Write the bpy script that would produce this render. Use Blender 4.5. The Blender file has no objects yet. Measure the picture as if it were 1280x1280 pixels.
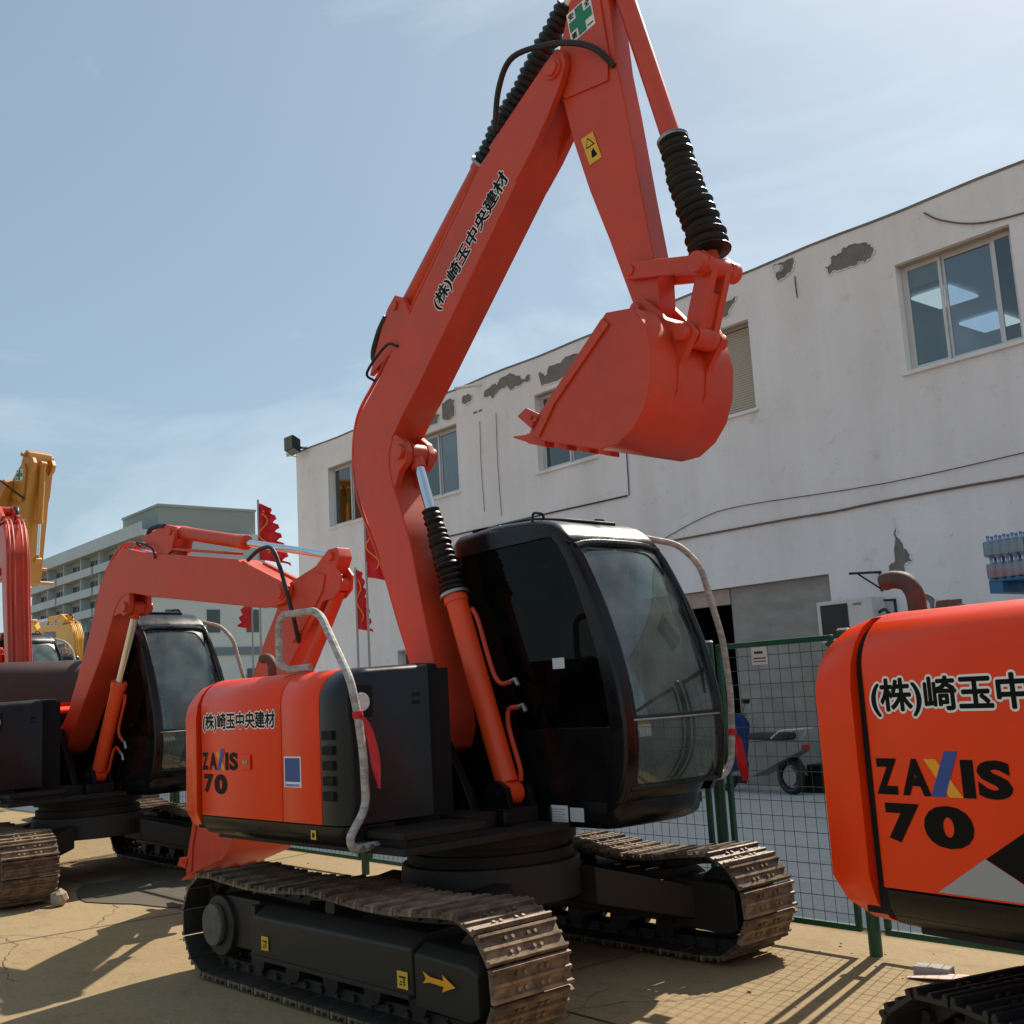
import bpy, bmesh, math, random
from math import sin, cos, pi, radians, atan2, hypot, sqrt
from mathutils import Vector, Matrix

random.seed(7)
scene = bpy.context.scene
COL = scene.collection

# ------------------------------------------------------------------ camera
yaw, pitch, roll = radians(-50.1), radians(9.1), radians(-3.25)
fwd = Vector((sin(yaw) * cos(pitch), cos(yaw) * cos(pitch), sin(pitch)))
rgt = Vector((cos(yaw), -sin(yaw), 0.0))
upv = rgt.cross(fwd)
r2 = rgt * cos(roll) + upv * sin(roll)
u2 = -rgt * sin(roll) + upv * cos(roll)
cam_data = bpy.data.cameras.new("camera")
cam_data.lens = 39.71
cam_data.sensor_width = 36.0
cam_data.clip_start = 0.05
cam_data.clip_end = 3000.0
cam = bpy.data.objects.new("camera", cam_data)
cam.matrix_world = Matrix(((r2.x, u2.x, -fwd.x, 0.0), (r2.y, u2.y, -fwd.y, 0.0),
                           (r2.z, u2.z, -fwd.z, 1.5), (0, 0, 0, 1)))
COL.objects.link(cam)
scene.camera = cam

# ------------------------------------------------------------------ sky, sun, exposure
SUN_EL = radians(45.0)
SUN_H = Vector((-0.294, 0.956, 0.0)).normalized()
sun_az = atan2(SUN_H.x, SUN_H.y)          # from +Y towards +X
world = bpy.data.worlds.new("World")
scene.world = world
world.use_nodes = True
wt = world.node_tree
wt.nodes.clear()
wout = wt.nodes.new("ShaderNodeOutputWorld")
wbg = wt.nodes.new("ShaderNodeBackground")
wbg.inputs["Strength"].default_value = 0.079
sky = wt.nodes.new("ShaderNodeTexSky")
sky.sky_type = 'NISHITA'
sky.sun_disc = False
sky.sun_elevation = SUN_EL
sky.sun_rotation = sun_az
sky.air_density = 1.0
sky.dust_density = 1.1
sky.ozone_density = 1.2
wtc = wt.nodes.new("ShaderNodeTexCoord")
wmap = wt.nodes.new("ShaderNodeMapping")
wmap.inputs["Scale"].default_value = (1.0, 1.7, 3.4)
wmap.inputs["Rotation"].default_value = (0.3, 0.35, 0.6)
wn = wt.nodes.new("ShaderNodeTexNoise")
wmap.inputs["Location"].default_value = (6.553, -5.071, 11.427)
wn.inputs["Scale"].default_value = 1.5
wn.inputs["Detail"].default_value = 6.0
wn.inputs["Roughness"].default_value = 0.58
wn.inputs["Distortion"].default_value = 0.6
wr = wt.nodes.new("ShaderNodeValToRGB")
wr.color_ramp.elements[0].position = 0.46
wr.color_ramp.elements[0].color = (0, 0, 0, 1)
wr.color_ramp.elements[1].position = 0.82
wr.color_ramp.elements[1].color = (0.78, 0.78, 0.78, 1)
wveil = wt.nodes.new("ShaderNodeMixRGB")          # thin even high haze over the whole sky
wveil.inputs["Fac"].default_value = 0.55
wveil.inputs["Color2"].default_value = (2.95, 4.0, 4.55, 1)
wmix = wt.nodes.new("ShaderNodeMixRGB")
wmix.inputs["Color2"].default_value = (6.6, 7.7, 8.2, 1)
wt.links.new(wtc.outputs["Generated"], wmap.inputs["Vector"])
wt.links.new(wmap.outputs["Vector"], wn.inputs["Vector"])
wt.links.new(wn.outputs["Fac"], wr.inputs["Fac"])
wt.links.new(wr.outputs["Color"], wmix.inputs["Fac"])
wt.links.new(sky.outputs["Color"], wveil.inputs["Color1"])
wt.links.new(wveil.outputs["Color"], wmix.inputs["Color1"])
wt.links.new(wmix.outputs["Color"], wbg.inputs["Color"])
wt.links.new(wbg.outputs["Background"], wout.inputs["Surface"])

sun_data = bpy.data.lights.new("sun", 'SUN')
sun_data.energy = 4.4
sun_data.angle = radians(0.53)
sun_data.color = (1.0, 0.90, 0.76)
sun = bpy.data.objects.new("sun", sun_data)
sdir = Vector((SUN_H.x * cos(SUN_EL), SUN_H.y * cos(SUN_EL), sin(SUN_EL)))
sun.rotation_euler = sdir.to_track_quat('Z', 'Y').to_euler()
sun.location = sdir * 60
COL.objects.link(sun)

scene.view_settings.view_transform = 'Standard'
scene.view_settings.look = 'None'
scene.view_settings.gamma = 1.0
scene.view_settings.use_curve_mapping = False
scene.view_settings.exposure = 0.66
scene.render.engine = 'CYCLES'
scene.cycles.use_denoising = True
scene.cycles.max_bounces = 8
scene.cycles.transparent_max_bounces = 12

# ------------------------------------------------------------------ materials
MATS = {}
def mat(name, col, rough=0.5, metal=0.0, var=0.0, vscale=6.0, col2=None, bump=0.0, bscale=60.0,
        coat=0.0, spec=0.5, lo=0.35, hi=0.7, stretch=(1, 1, 1), rvar=0.0):
    """procedural principled material: two-tone noise colour, noise roughness, fine bump"""
    m = bpy.data.materials.new(name)
    m.use_nodes = True
    nt = m.node_tree
    b = nt.nodes["Principled BSDF"]
    b.inputs["Base Color"].default_value = (*col, 1)
    b.inputs["Roughness"].default_value = rough
    b.inputs["Metallic"].default_value = metal
    b.inputs["Specular IOR Level"].default_value = spec
    b.inputs["Coat Weight"].default_value = coat
    b.inputs["Coat Roughness"].default_value = 0.12
    tc = nt.nodes.new("ShaderNodeTexCoord")
    mp = nt.nodes.new("ShaderNodeMapping")
    mp.inputs["Scale"].default_value = stretch
    nt.links.new(tc.outputs["Object"], mp.inputs["Vector"])
    if var or col2 or rvar:
        n = nt.nodes.new("ShaderNodeTexNoise")
        n.inputs["Scale"].default_value = vscale
        n.inputs["Detail"].default_value = 7
        n.inputs["Roughness"].default_value = 0.62
        nt.links.new(mp.outputs["Vector"], n.inputs["Vector"])
        r = nt.nodes.new("ShaderNodeValToRGB")
        c2 = col2 if col2 else tuple(c * (1 - var) for c in col)
        r.color_ramp.elements[0].position = lo
        r.color_ramp.elements[0].color = (*c2, 1)
        r.color_ramp.elements[1].position = hi
        r.color_ramp.elements[1].color = (*col, 1)
        nt.links.new(n.outputs["Fac"], r.inputs["Fac"])
        nt.links.new(r.outputs["Color"], b.inputs["Base Color"])
        if rvar:
            mr = nt.nodes.new("ShaderNodeMapRange")
            mr.inputs["From Min"].default_value = 0.3
            mr.inputs["From Max"].default_value = 0.7
            mr.inputs["To Min"].default_value = max(0.03, rough - rvar)
            mr.inputs["To Max"].default_value = min(1.0, rough + rvar)
            nt.links.new(n.outputs["Fac"], mr.inputs["Value"])
            nt.links.new(mr.outputs["Result"], b.inputs["Roughness"])
    if bump:
        n2 = nt.nodes.new("ShaderNodeTexNoise")
        n2.inputs["Scale"].default_value = bscale
        n2.inputs["Detail"].default_value = 5
        nt.links.new(mp.outputs["Vector"], n2.inputs["Vector"])
        bp = nt.nodes.new("ShaderNodeBump")
        bp.inputs["Strength"].default_value = bump
        bp.inputs["Distance"].default_value = 0.01
        nt.links.new(n2.outputs["Fac"], bp.inputs["Height"])
        nt.links.new(bp.outputs["Normal"], b.inputs["Normal"])
    MATS[name] = m
    return m

def emis(name, col, s):
    m = bpy.data.materials.new(name)
    m.use_nodes = True
    b = m.node_tree.nodes["Principled BSDF"]
    b.inputs["Base Color"].default_value = (*col, 1)
    b.inputs["Emission Color"].default_value = (*col, 1)
    b.inputs["Emission Strength"].default_value = s
    MATS[name] = m

def glass(name, tint, refl=0.04, rough=0.02, dirt=0.0, dirtcol=(0.35, 0.36, 0.34), ior=1.5):
    m = bpy.data.materials.new(name)
    m.use_nodes = True
    nt = m.node_tree
    nt.nodes.clear()
    out = nt.nodes.new("ShaderNodeOutputMaterial")
    tr = nt.nodes.new("ShaderNodeBsdfTransparent")
    tr.inputs["Color"].default_value = (*tint, 1)
    gl = nt.nodes.new("ShaderNodeBsdfGlossy")
    gl.inputs["Roughness"].default_value = rough
    gl.inputs["Color"].default_value = (0.9, 0.95, 0.95, 1)
    fr = nt.nodes.new("ShaderNodeFresnel")
    fr.inputs["IOR"].default_value = ior
    ad = nt.nodes.new("ShaderNodeMath")
    ad.operation = 'ADD'
    ad.inputs[1].default_value = refl
    nt.links.new(fr.outputs["Fac"], ad.inputs[0])
    mx = nt.nodes.new("ShaderNodeMixShader")
    nt.links.new(ad.outputs["Value"], mx.inputs["Fac"])
    nt.links.new(tr.outputs["BSDF"], mx.inputs[1])
    nt.links.new(gl.outputs["BSDF"], mx.inputs[2])
    last = mx
    if dirt:
        df = nt.nodes.new("ShaderNodeBsdfDiffuse")
        df.inputs["Color"].default_value = (*dirtcol, 1)
        tc = nt.nodes.new("ShaderNodeTexCoord")
        n = nt.nodes.new("ShaderNodeTexNoise")
        n.inputs["Scale"].default_value = 5.0
        n.inputs["Detail"].default_value = 8
        nt.links.new(tc.outputs["Object"], n.inputs["Vector"])
        mr = nt.nodes.new("ShaderNodeMapRange")
        mr.inputs["From Min"].default_value = 0.35
        mr.inputs["From Max"].default_value = 0.75
        mr.inputs["To Min"].default_value = dirt * 0.25
        mr.inputs["To Max"].default_value = dirt
        nt.links.new(n.outputs["Fac"], mr.inputs["Value"])
        m2 = nt.nodes.new("ShaderNodeMixShader")
        nt.links.new(mr.outputs["Result"], m2.inputs["Fac"])
        nt.links.new(mx.outputs["Shader"], m2.inputs[1])
        nt.links.new(df.outputs["BSDF"], m2.inputs[2])
        last = m2
    nt.links.new(last.outputs["Shader"], out.inputs["Surface"])
    MATS[name] = m

mat("orange", (0.80, 0.105, 0.035), 0.36, var=0.12, vscale=2.2, coat=0.25, rvar=0.08, bump=0.02, bscale=25)
mat("orange_arm", (0.64, 0.066, 0.024), 0.46, spec=0.42, var=0.22, vscale=3.2, coat=0.08, rvar=0.1, bump=0.05, bscale=14)
mat("orange_cylinder", (0.84, 0.085, 0.018), 0.42, spec=0.4, var=0.14, vscale=4.0, coat=0.08, rvar=0.08)
mat("yellow", (0.50, 0.205, 0.018), 0.4, var=0.15, vscale=2.0, coat=0.15, rvar=0.08)
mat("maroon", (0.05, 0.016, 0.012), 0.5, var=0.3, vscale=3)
mat("yellow_far", (0.72, 0.36, 0.03), 0.45, var=0.1, vscale=2.0)
mat("black", (0.007, 0.0075, 0.008), 0.30, rvar=0.12, var=0.3, vscale=5, spec=0.35)
mat("black_matte", (0.008, 0.008, 0.008), 0.6, spec=0.25, col2=(0.018, 0.015, 0.012), vscale=4, lo=0.62, hi=0.4, bump=0.06, bscale=30)
mat("frame_black", (0.011, 0.014, 0.014), 0.5, spec=0.3, col2=(0.028, 0.024, 0.018), vscale=3.5, lo=0.68, hi=0.45, bump=0.05, bscale=22)
mat("charcoal", (0.011, 0.013, 0.015), 0.34, spec=0.35, var=0.25, vscale=3.0, rvar=0.1)
mat("seam", (0.004, 0.004, 0.004), 0.9)
mat("rubber", (0.010, 0.010, 0.011), 0.55, var=0.3, vscale=12, bump=0.1, bscale=40)
mat("bellows", (0.007, 0.008, 0.009), 0.45, spec=0.35, var=0.3, vscale=14, bump=0.12, bscale=50)
mat("chrome", (0.72, 0.76, 0.82), 0.16, metal=1.0, var=0.12, vscale=6, stretch=(1, 1, 0.2))
mat("steel", (0.42, 0.41, 0.39), 0.4, metal=0.8, var=0.3, vscale=20)
mat("shoe", (0.27, 0.185, 0.11), 0.62, col2=(0.065, 0.045, 0.032), vscale=11, lo=0.34, hi=0.62, bump=0.25, bscale=55, metal=0.15)
def per_object(m, amt):
    """vary the colour a little from object to object"""
    nt = m.node_tree
    b = nt.nodes["Principled BSDF"]
    src = b.inputs["Base Color"].links[0].from_socket
    oi = nt.nodes.new("ShaderNodeObjectInfo")
    mr = nt.nodes.new("ShaderNodeMapRange")
    mr.inputs["To Min"].default_value = 1 - amt
    mr.inputs["To Max"].default_value = 1 + amt * 0.6
    nt.links.new(oi.outputs["Random"], mr.inputs["Value"])
    hs = nt.nodes.new("ShaderNodeHueSaturation")
    nt.links.new(src, hs.inputs["Color"])
    nt.links.new(mr.outputs["Result"], hs.inputs["Value"])
    nt.links.new(hs.outputs["Color"], b.inputs["Base Color"])
per_object(MATS["shoe"], 0.4)
mat("shoe_edge", (0.40, 0.32, 0.22), 0.5, col2=(0.2, 0.14, 0.09), vscale=14, lo=0.35, hi=0.6, metal=0.3, bump=0.2, bscale=60)
mat("shoe_dark", (0.03, 0.028, 0.025), 0.65, col2=(0.012, 0.011, 0.010), vscale=8, bump=0.2, bscale=50)
mat("link", (0.045, 0.036, 0.028), 0.65, var=0.5, vscale=10, bump=0.15)
mat("tape", (0.50, 0.48, 0.45), 0.62, col2=(0.27, 0.245, 0.22), vscale=16, lo=0.36, hi=0.6, bump=0.5, bscale=70, stretch=(1, 1, 2.6))
mat("ribbon", (0.62, 0.012, 0.028), 0.6, var=0.3, vscale=20)
mat("flag_red", (0.74, 0.020, 0.028), 0.75, var=0.25, vscale=7)
mat("flag_gold", (0.70, 0.33, 0.03), 0.7)
mat("ink", (0.004, 0.004, 0.004), 0.5, spec=0.12)
mat("white_print", (0.82, 0.82, 0.80), 0.5)
mat("blue_print", (0.018, 0.065, 0.30), 0.45)
mat("amber_print", (0.86, 0.36, 0.012), 0.45)
mat("yellow_print", (0.80, 0.46, 0.03), 0.5, var=0.12, vscale=30)
mat("green_print", (0.012, 0.20, 0.105), 0.5)
mat("silver_print", (0.36, 0.35, 0.37), 0.4)
mat("rust_pipe", (0.10, 0.045, 0.03), 0.7, col2=(0.05, 0.03, 0.025), vscale=14, bump=0.2)
mat("seat", (0.05, 0.05, 0.055), 0.85, var=0.3, bump=0.1)
mat("seat_cover", (0.42, 0.42, 0.36), 0.8, var=0.3, bump=0.1)
mat("lamp_glass", (0.75, 0.76, 0.76), 0.12, var=0.3, vscale=40)
mat("fence_green", (0.006, 0.085, 0.046), 0.42, var=0.25, vscale=8)
mat("wire_green", (0.010, 0.050, 0.034), 0.5)
mat("alu", (0.62, 0.62, 0.61), 0.42, metal=0.25, var=0.1)
mat("pvc_white", (0.72, 0.71, 0.68), 0.45, var=0.1, vscale=8)
mat("sill", (0.46, 0.37, 0.29), 0.8, var=0.2, vscale=9)
mat("blind", (0.50, 0.46, 0.37), 0.85, var=0.1, vscale=20, stretch=(1, 1, 14))
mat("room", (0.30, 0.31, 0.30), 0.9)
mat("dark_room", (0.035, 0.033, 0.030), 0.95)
mat("peeled", (0.235, 0.222, 0.20), 0.92, var=0.3, vscale=7, bump=0.3, bscale=45)
mat("brick_red", (0.27, 0.10, 0.055), 0.9, var=0.35, vscale=30, bump=0.3)
mat("cement_panel", (0.36, 0.345, 0.31), 0.9, var=0.28, vscale=2.3, bump=0.2, bscale=30, stretch=(1, 1, 2.4))
mat("ac_white", (0.66, 0.65, 0.60), 0.5, var=0.12, vscale=6)
mat("dark_grille", (0.05, 0.052, 0.05), 0.7)
mat("cable_black", (0.025, 0.022, 0.02), 0.6)
mat("cable_brown", (0.16, 0.12, 0.095), 0.7)
mat("stone", (0.42, 0.33, 0.25), 0.9, var=0.4, vscale=18, bump=0.4)
mat("pole_grey", (0.36, 0.35, 0.34), 0.5, metal=0.4)
mat("apt_wall", (0.40, 0.45, 0.48), 0.85, var=0.08, vscale=0.15)
mat("apt_white", (0.50, 0.57, 0.60), 0.8, var=0.08, vscale=0.2)
mat("apt_grey", (0.30, 0.35, 0.37), 0.85)
mat("apt_window", (0.05, 0.075, 0.09), 0.2)
mat("tower_green", (0.265, 0.315, 0.305), 0.85, var=0.06, vscale=0.2)
mat("band_blue", (0.13, 0.19, 0.235), 0.6)
mat("leaf_green", (0.055, 0.082, 0.026), 0.7, var=0.4, vscale=9)
mat("leaf_yellow", (0.22, 0.17, 0.045), 0.7, var=0.4, vscale=9)
mat("blossom", (0.40, 0.21, 0.16), 0.8, var=0.4, vscale=9)
mat("bark", (0.09, 0.06, 0.045), 0.9, var=0.4, bump=0.4)
mat("car_white", (0.72, 0.72, 0.72), 0.25, coat=0.5)
mat("car_glass", (0.02, 0.025, 0.03), 0.08)
mat("blue_plastic", (0.015, 0.16, 0.32), 0.4, var=0.2)
mat("blue_cover", (0.012, 0.05, 0.22), 0.7, var=0.3, vscale=8)
mat("scooter_silver", (0.22, 0.215, 0.20), 0.4, var=0.2)
mat("bottle_cap", (0.10, 0.22, 0.55), 0.4)
mat("bottle_label", (0.35, 0.45, 0.62), 0.4, var=0.3, vscale=30)
mat("paper", (0.62, 0.64, 0.66), 0.8)
mat("pink_paper", (0.62, 0.45, 0.40), 0.85)
emis("ceiling_lamp", (0.80, 0.92, 1.0), 0.62)
glass("glass_cab", (0.46, 0.62, 0.56), 0.06, dirt=0.26, dirtcol=(0.36, 0.46, 0.41))
glass("glass_dark", (0.03, 0.032, 0.031), 0.0, dirt=0.012, ior=1.22)
glass("glass_blue", (0.28, 0.40, 0.52), 0.16, rough=0.06, dirt=0.10, dirtcol=(0.16, 0.24, 0.33))
glass("glass_window", (0.45, 0.52, 0.52), 0.10, rough=0.02)
glass("glass_water", (0.70, 0.78, 0.84), 0.08, rough=0.08, dirt=0.15, dirtcol=(0.6, 0.65, 0.7))

def wall_material():
    m = bpy.data.materials.new("white_plaster")
    m.use_nodes = True
    nt = m.node_tree
    b = nt.nodes["Principled BSDF"]
    b.inputs["Roughness"].default_value = 0.9
    b.inputs["Specular IOR Level"].default_value = 0.2
    tc = nt.nodes.new("ShaderNodeTexCoord")
    def noise(scale, stretch, detail=7, rough=0.6):
        mp = nt.nodes.new("ShaderNodeMapping")
        mp.inputs["Scale"].default_value = stretch
        n = nt.nodes.new("ShaderNodeTexNoise")
        n.inputs["Scale"].default_value = scale
        n.inputs["Detail"].default_value = detail
        n.inputs["Roughness"].default_value = rough
        nt.links.new(tc.outputs["Object"], mp.inputs["Vector"])
        nt.links.new(mp.outputs["Vector"], n.inputs["Vector"])
        return n
    def ramp(src, p0, p1, c0, c1):
        r = nt.nodes.new("ShaderNodeValToRGB")
        r.color_ramp.elements[0].position = p0
        r.color_ramp.elements[0].color = (*c0, 1)
        r.color_ramp.elements[1].position = p1
        r.color_ramp.elements[1].color = (*c1, 1)
        nt.links.new(src, r.inputs["Fac"])
        return r
    def mul(a, c, fac=1.0):
        x = nt.nodes.new("ShaderNodeMixRGB")
        x.blend_type = 'MULTIPLY'
        x.inputs["Fac"].default_value = fac
        nt.links.new(a, x.inputs["Color1"])
        nt.links.new(c, x.inputs["Color2"])
        return x.outputs["Color"]
    base = ramp(noise(0.8, (1, 1, 1)).outputs["Fac"], 0.3, 0.7, (0.775, 0.762, 0.752), (0.85, 0.84, 0.832)).outputs["Color"]
    streak = ramp(noise(0.9, (1.6, 1, 0.22), 6, 0.6).outputs["Fac"], 0.30, 0.58, (0.90, 0.885, 0.865), (1, 1, 1)).outputs["Color"]
    grime = ramp(noise(2.6, (1, 1, 1.2), 9, 0.72).outputs["Fac"], 0.27, 0.43, (0.72, 0.69, 0.65), (1, 1, 1)).outputs["Color"]
    spots = ramp(noise(13, (1, 1, 1), 6, 0.6).outputs["Fac"], 0.25, 0.37, (0.55, 0.50, 0.45), (1, 1, 1)).outputs["Color"]
    c = mul(mul(mul(base, streak), grime, 0.8), spots, 0.6)
    nt.links.new(c, b.inputs["Base Color"])
    nb = noise(22, (1, 1, 1), 8)
    bp = nt.nodes.new("ShaderNodeBump")
    bp.inputs["Strength"].default_value = 0.25
    bp.inputs["Distance"].default_value = 0.02
    nt.links.new(nb.outputs["Fac"], bp.inputs["Height"])
    nt.links.new(bp.outputs["Normal"], b.inputs["Normal"])
    MATS["plaster"] = m
wall_material()

def ground_material(name, c_lo, c_hi, stain):
    m = bpy.data.materials.new(name)
    m.use_nodes = True
    nt = m.node_tree
    b = nt.nodes["Principled BSDF"]
    b.inputs["Roughness"].default_value = 0.88
    b.inputs["Specular IOR Level"].default_value = 0.25
    tc = nt.nodes.new("ShaderNodeTexCoord")
    def noise(scale, detail, rough=0.6, stretch=(1, 1, 1)):
        mp = nt.nodes.new("ShaderNodeMapping")
        mp.inputs["Scale"].default_value = stretch
        n = nt.nodes.new("ShaderNodeTexNoise")
        n.inputs["Scale"].default_value = scale
        n.inputs["Detail"].default_value = detail
        n.inputs["Roughness"].default_value = rough
        nt.links.new(tc.outputs["Object"], mp.inputs["Vector"])
        nt.links.new(mp.outputs["Vector"], n.inputs["Vector"])
        return n
    n1 = noise(0.55, 8, 0.65)
    r1 = nt.nodes.new("ShaderNodeValToRGB")
    r1.color_ramp.elements[0].position = 0.3
    r1.color_ramp.elements[0].color = (*c_lo, 1)
    r1.color_ramp.elements[1].position = 0.7
    r1.color_ramp.elements[1].color = (*c_hi, 1)
    nt.links.new(n1.outputs["Fac"], r1.inputs["Fac"])
    n2 = noise(3.5, 10, 0.75, (1, 1.6, 1))
    r2_ = nt.nodes.new("ShaderNodeValToRGB")
    r2_.color_ramp.elements[0].position = 0.3
    r2_.color_ramp.elements[0].color = (stain, stain * 0.97, stain * 0.93, 1)
    r2_.color_ramp.elements[1].position = 0.48
    r2_.color_ramp.elements[1].color = (1, 1, 1, 1)
    nt.links.new(n2.outputs["Fac"], r2_.inputs["Fac"])
    mx = nt.nodes.new("ShaderNodeMixRGB")
    mx.blend_type = 'MULTIPLY'
    mx.inputs["Fac"].default_value = 0.85
    nt.links.new(r1.outputs["Color"], mx.inputs["Color1"])
    nt.links.new(r2_.outputs["Color"], mx.inputs["Color2"])
    n4 = noise(28, 6, 0.8)
    r4 = nt.nodes.new("ShaderNodeValToRGB")
    r4.color_ramp.elements[0].position = 0.33
    r4.color_ramp.elements[0].color = (0.74, 0.73, 0.71, 1)
    r4.color_ramp.elements[1].position = 0.55
    r4.color_ramp.elements[1].color = (1.04, 1.04, 1.03, 1)
    nt.links.new(n4.outputs["Fac"], r4.inputs["Fac"])
    mx4 = nt.nodes.new("ShaderNodeMixRGB")
    mx4.blend_type = 'MULTIPLY'
    mx4.inputs["Fac"].default_value = 0.7
    nt.links.new(mx.outputs["Color"], mx4.inputs["Color1"])
    nt.links.new(r4.outputs["Color"], mx4.inputs["Color2"])
    nt.links.new(mx4.outputs["Color"], b.inputs["Base Color"])
    n3 = noise(45, 8, 0.7)
    bp = nt.nodes.new("ShaderNodeBump")
    bp.inputs["Strength"].default_value = 0.35
    bp.inputs["Distance"].default_value = 0.012
    nt.links.new(n3.outputs["Fac"], bp.inputs["Height"])
    nt.links.new(bp.outputs["Normal"], b.inputs["Normal"])
    MATS[name] = m
ground_material("concrete", (0.255, 0.185, 0.094), (0.32, 0.238, 0.130), 0.66)
ground_material("road_concrete", (0.42, 0.42, 0.40), (0.52, 0.52, 0.50), 0.78)

# ------------------------------------------------------------------ mesh helpers
class MB:
    def __init__(self):
        self.v = []
        self.f = []
    def box(self, x0, x1, y0, y1, z0, z1, T=None):
        p = [(x0, y0, z0), (x1, y0, z0), (x1, y1, z0), (x0, y1, z0), (x0, y0, z1), (x1, y0, z1), (x1, y1, z1), (x0, y1, z1)]
        if T: p = [T(q) for q in p]
        b = len(self.v)
        self.v += [tuple(q) for q in p]
        self.f += [tuple(b + i for i in q) for q in ((0, 3, 2, 1), (4, 5, 6, 7), (0, 1, 5, 4), (1, 2, 6, 5), (2, 3, 7, 6), (3, 0, 4, 7))]
        return self
    def loft(self, rings, caps=True, closed=True):
        b = len(self.v)
        n = len(rings[0])
        for r in rings: self.v += [tuple(q) for q in r]
        for i in range(len(rings) - 1):
            for j in range(n if closed else n - 1):
                k = (j + 1) % n
                self.f.append((b + i * n + j, b + i * n + k, b + (i + 1) * n + k, b + (i + 1) * n + j))
        if caps:
            self.f.append(tuple(b + j for j in reversed(range(n))))
            self.f.append(tuple(b + (len(rings) - 1) * n + j for j in range(n)))
        return self
    def prism(self, poly, y0, y1, T=None):
        """poly in (x,z), extruded along y"""
        a = [(p[0], y0, p[1]) for p in poly]
        c = [(p[0], y1, p[1]) for p in poly]
        if T:
            a = [T(q) for q in a]
            c = [T(q) for q in c]
        return self.loft([a, c])
    def tube(self, path, r, n=10, caps=True):
        P = [Vector(p) for p in path]
        R = r if isinstance(r, (list, tuple)) else [r] * len(P)
        rings = []
        t0 = (P[1] - P[0]).normalized()
        up = Vector((0, 0, 1)) if abs(t0.z) < 0.9 else Vector((1, 0, 0))
        nrm = t0.cross(up).normalized()
        for i, p in enumerate(P):
            if i == 0: t = (P[1] - P[0]).normalized()
            elif i == len(P) - 1: t = (P[-1] - P[-2]).normalized()
            else: t = ((P[i + 1] - p).normalized() + (p - P[i - 1]).normalized()).normalized()
            nrm = (nrm - t * nrm.dot(t)).normalized()
            bn = t.cross(nrm)
            rings.append([p + (nrm * cos(2 * pi * k / n) + bn * sin(2 * pi * k / n)) * R[i] for k in range(n)])
        return self.loft(rings, caps)
    def build(self, name, m, parent=None, bevel=0.0, smooth=35, seg=2, mesh_only=False):
        me = bpy.data.meshes.new(name)
        me.from_pydata([tuple(v) for v in self.v], [], self.f)
        bm = bmesh.new()
        bm.from_mesh(me)
        bmesh.ops.recalc_face_normals(bm, faces=bm.faces)
        if bevel:
            es = [e for e in bm.edges if len(e.link_faces) == 2 and e.calc_face_angle(0) > radians(28)]
            if es:
                bmesh.ops.bevel(bm, geom=es, offset=bevel, offset_type='OFFSET', segments=seg, affect='EDGES', profile=0.5, clamp_overlap=True)
        bm.to_mesh(me)
        bm.free()
        me.materials.append(MATS[m])
        if smooth:
            me.shade_smooth()
            me.set_sharp_from_angle(angle=radians(smooth))
        if mesh_only: return me
        o = link(name, me, parent)
        if bevel:
            wn_ = o.modifiers.new("weighted", 'WEIGHTED_NORMAL')
            wn_.keep_sharp = True
            wn_.weight = 80
        return o

def link(name, me, parent=None):
    o = bpy.data.objects.new(name, me)
    COL.objects.link(o)
    if parent is not None: o.parent = parent
    return o

def empty(name, loc=(0, 0, 0), rz=0.0):
    o = bpy.data.objects.new(name, None)
    o.empty_display_size = 0.3
    COL.objects.link(o)
    o.location = loc
    o.rotation_euler = (0, 0, rz)
    return o

def tag(o, label=None, cat=None, group=None, kind=None):
    if label: o["label"] = label
    if cat: o["category"] = cat
    if group: o["group"] = group
    if kind: o["kind"] = kind
    return o

def rpath(pts, rad, seg=6):
    """polyline with rounded corners"""
    P = [Vector(p) for p in pts]
    out = [P[0]]
    for i in range(1, len(P) - 1):
        a = (P[i - 1] - P[i])
        c = (P[i + 1] - P[i])
        d = min(rad, a.length * 0.48, c.length * 0.48)
        s = P[i] + a.normalized() * d
        e = P[i] + c.normalized() * d
        for k in range(seg + 1):
            t = k / seg
            out.append(s * (1 - t) ** 2 + P[i] * 2 * t * (1 - t) + e * t ** 2)
    out.append(P[-1])
    return out

def smooth_path(pts, n=5):
    """Catmull-Rom"""
    P = [Vector(p) for p in pts]
    Q = [P[0] * 2 - P[1]] + P + [P[-1] * 2 - P[-2]]
    out = []
    for i in range(1, len(Q) - 2):
        for k in range(n):
            t = k / n
            a, b, c, d = Q[i - 1], Q[i], Q[i + 1], Q[i + 2]
            out.append(0.5 * ((2 * b) + (c - a) * t + (2 * a - 5 * b + 4 * c - d) * t * t + (3 * b - a - 3 * c + d) * t ** 3))
    out.append(P[-1])
    return out

def cyl(mb, a, b, r, n=16, caps=True):
    return mb.tube([a, b], r, n, caps)

# flat print: text and shapes laid on a plane given by origin o, unit vectors ux, uz
_txt = {}
def text_geo(body, off):
    key = (body, off)
    if key in _txt: return _txt[key]
    c = bpy.data.curves.new("txt", 'FONT')
    c.body = body
    c.offset = off
    c.resolution_u = 4
    o = bpy.data.objects.new("txt", c)
    COL.objects.link(o)
    dg = bpy.context.evaluated_depsgraph_get()
    me = bpy.data.meshes.new_from_object(o.evaluated_get(dg))
    v = [(p.co.x, p.co.y) for p in me.vertices]
    f = [tuple(p.vertices) for p in me.polygons]
    bpy.data.objects.remove(o)
    bpy.data.curves.remove(c)
    bpy.data.meshes.remove(me)
    _txt[key] = (v, f)
    return v, f

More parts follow.
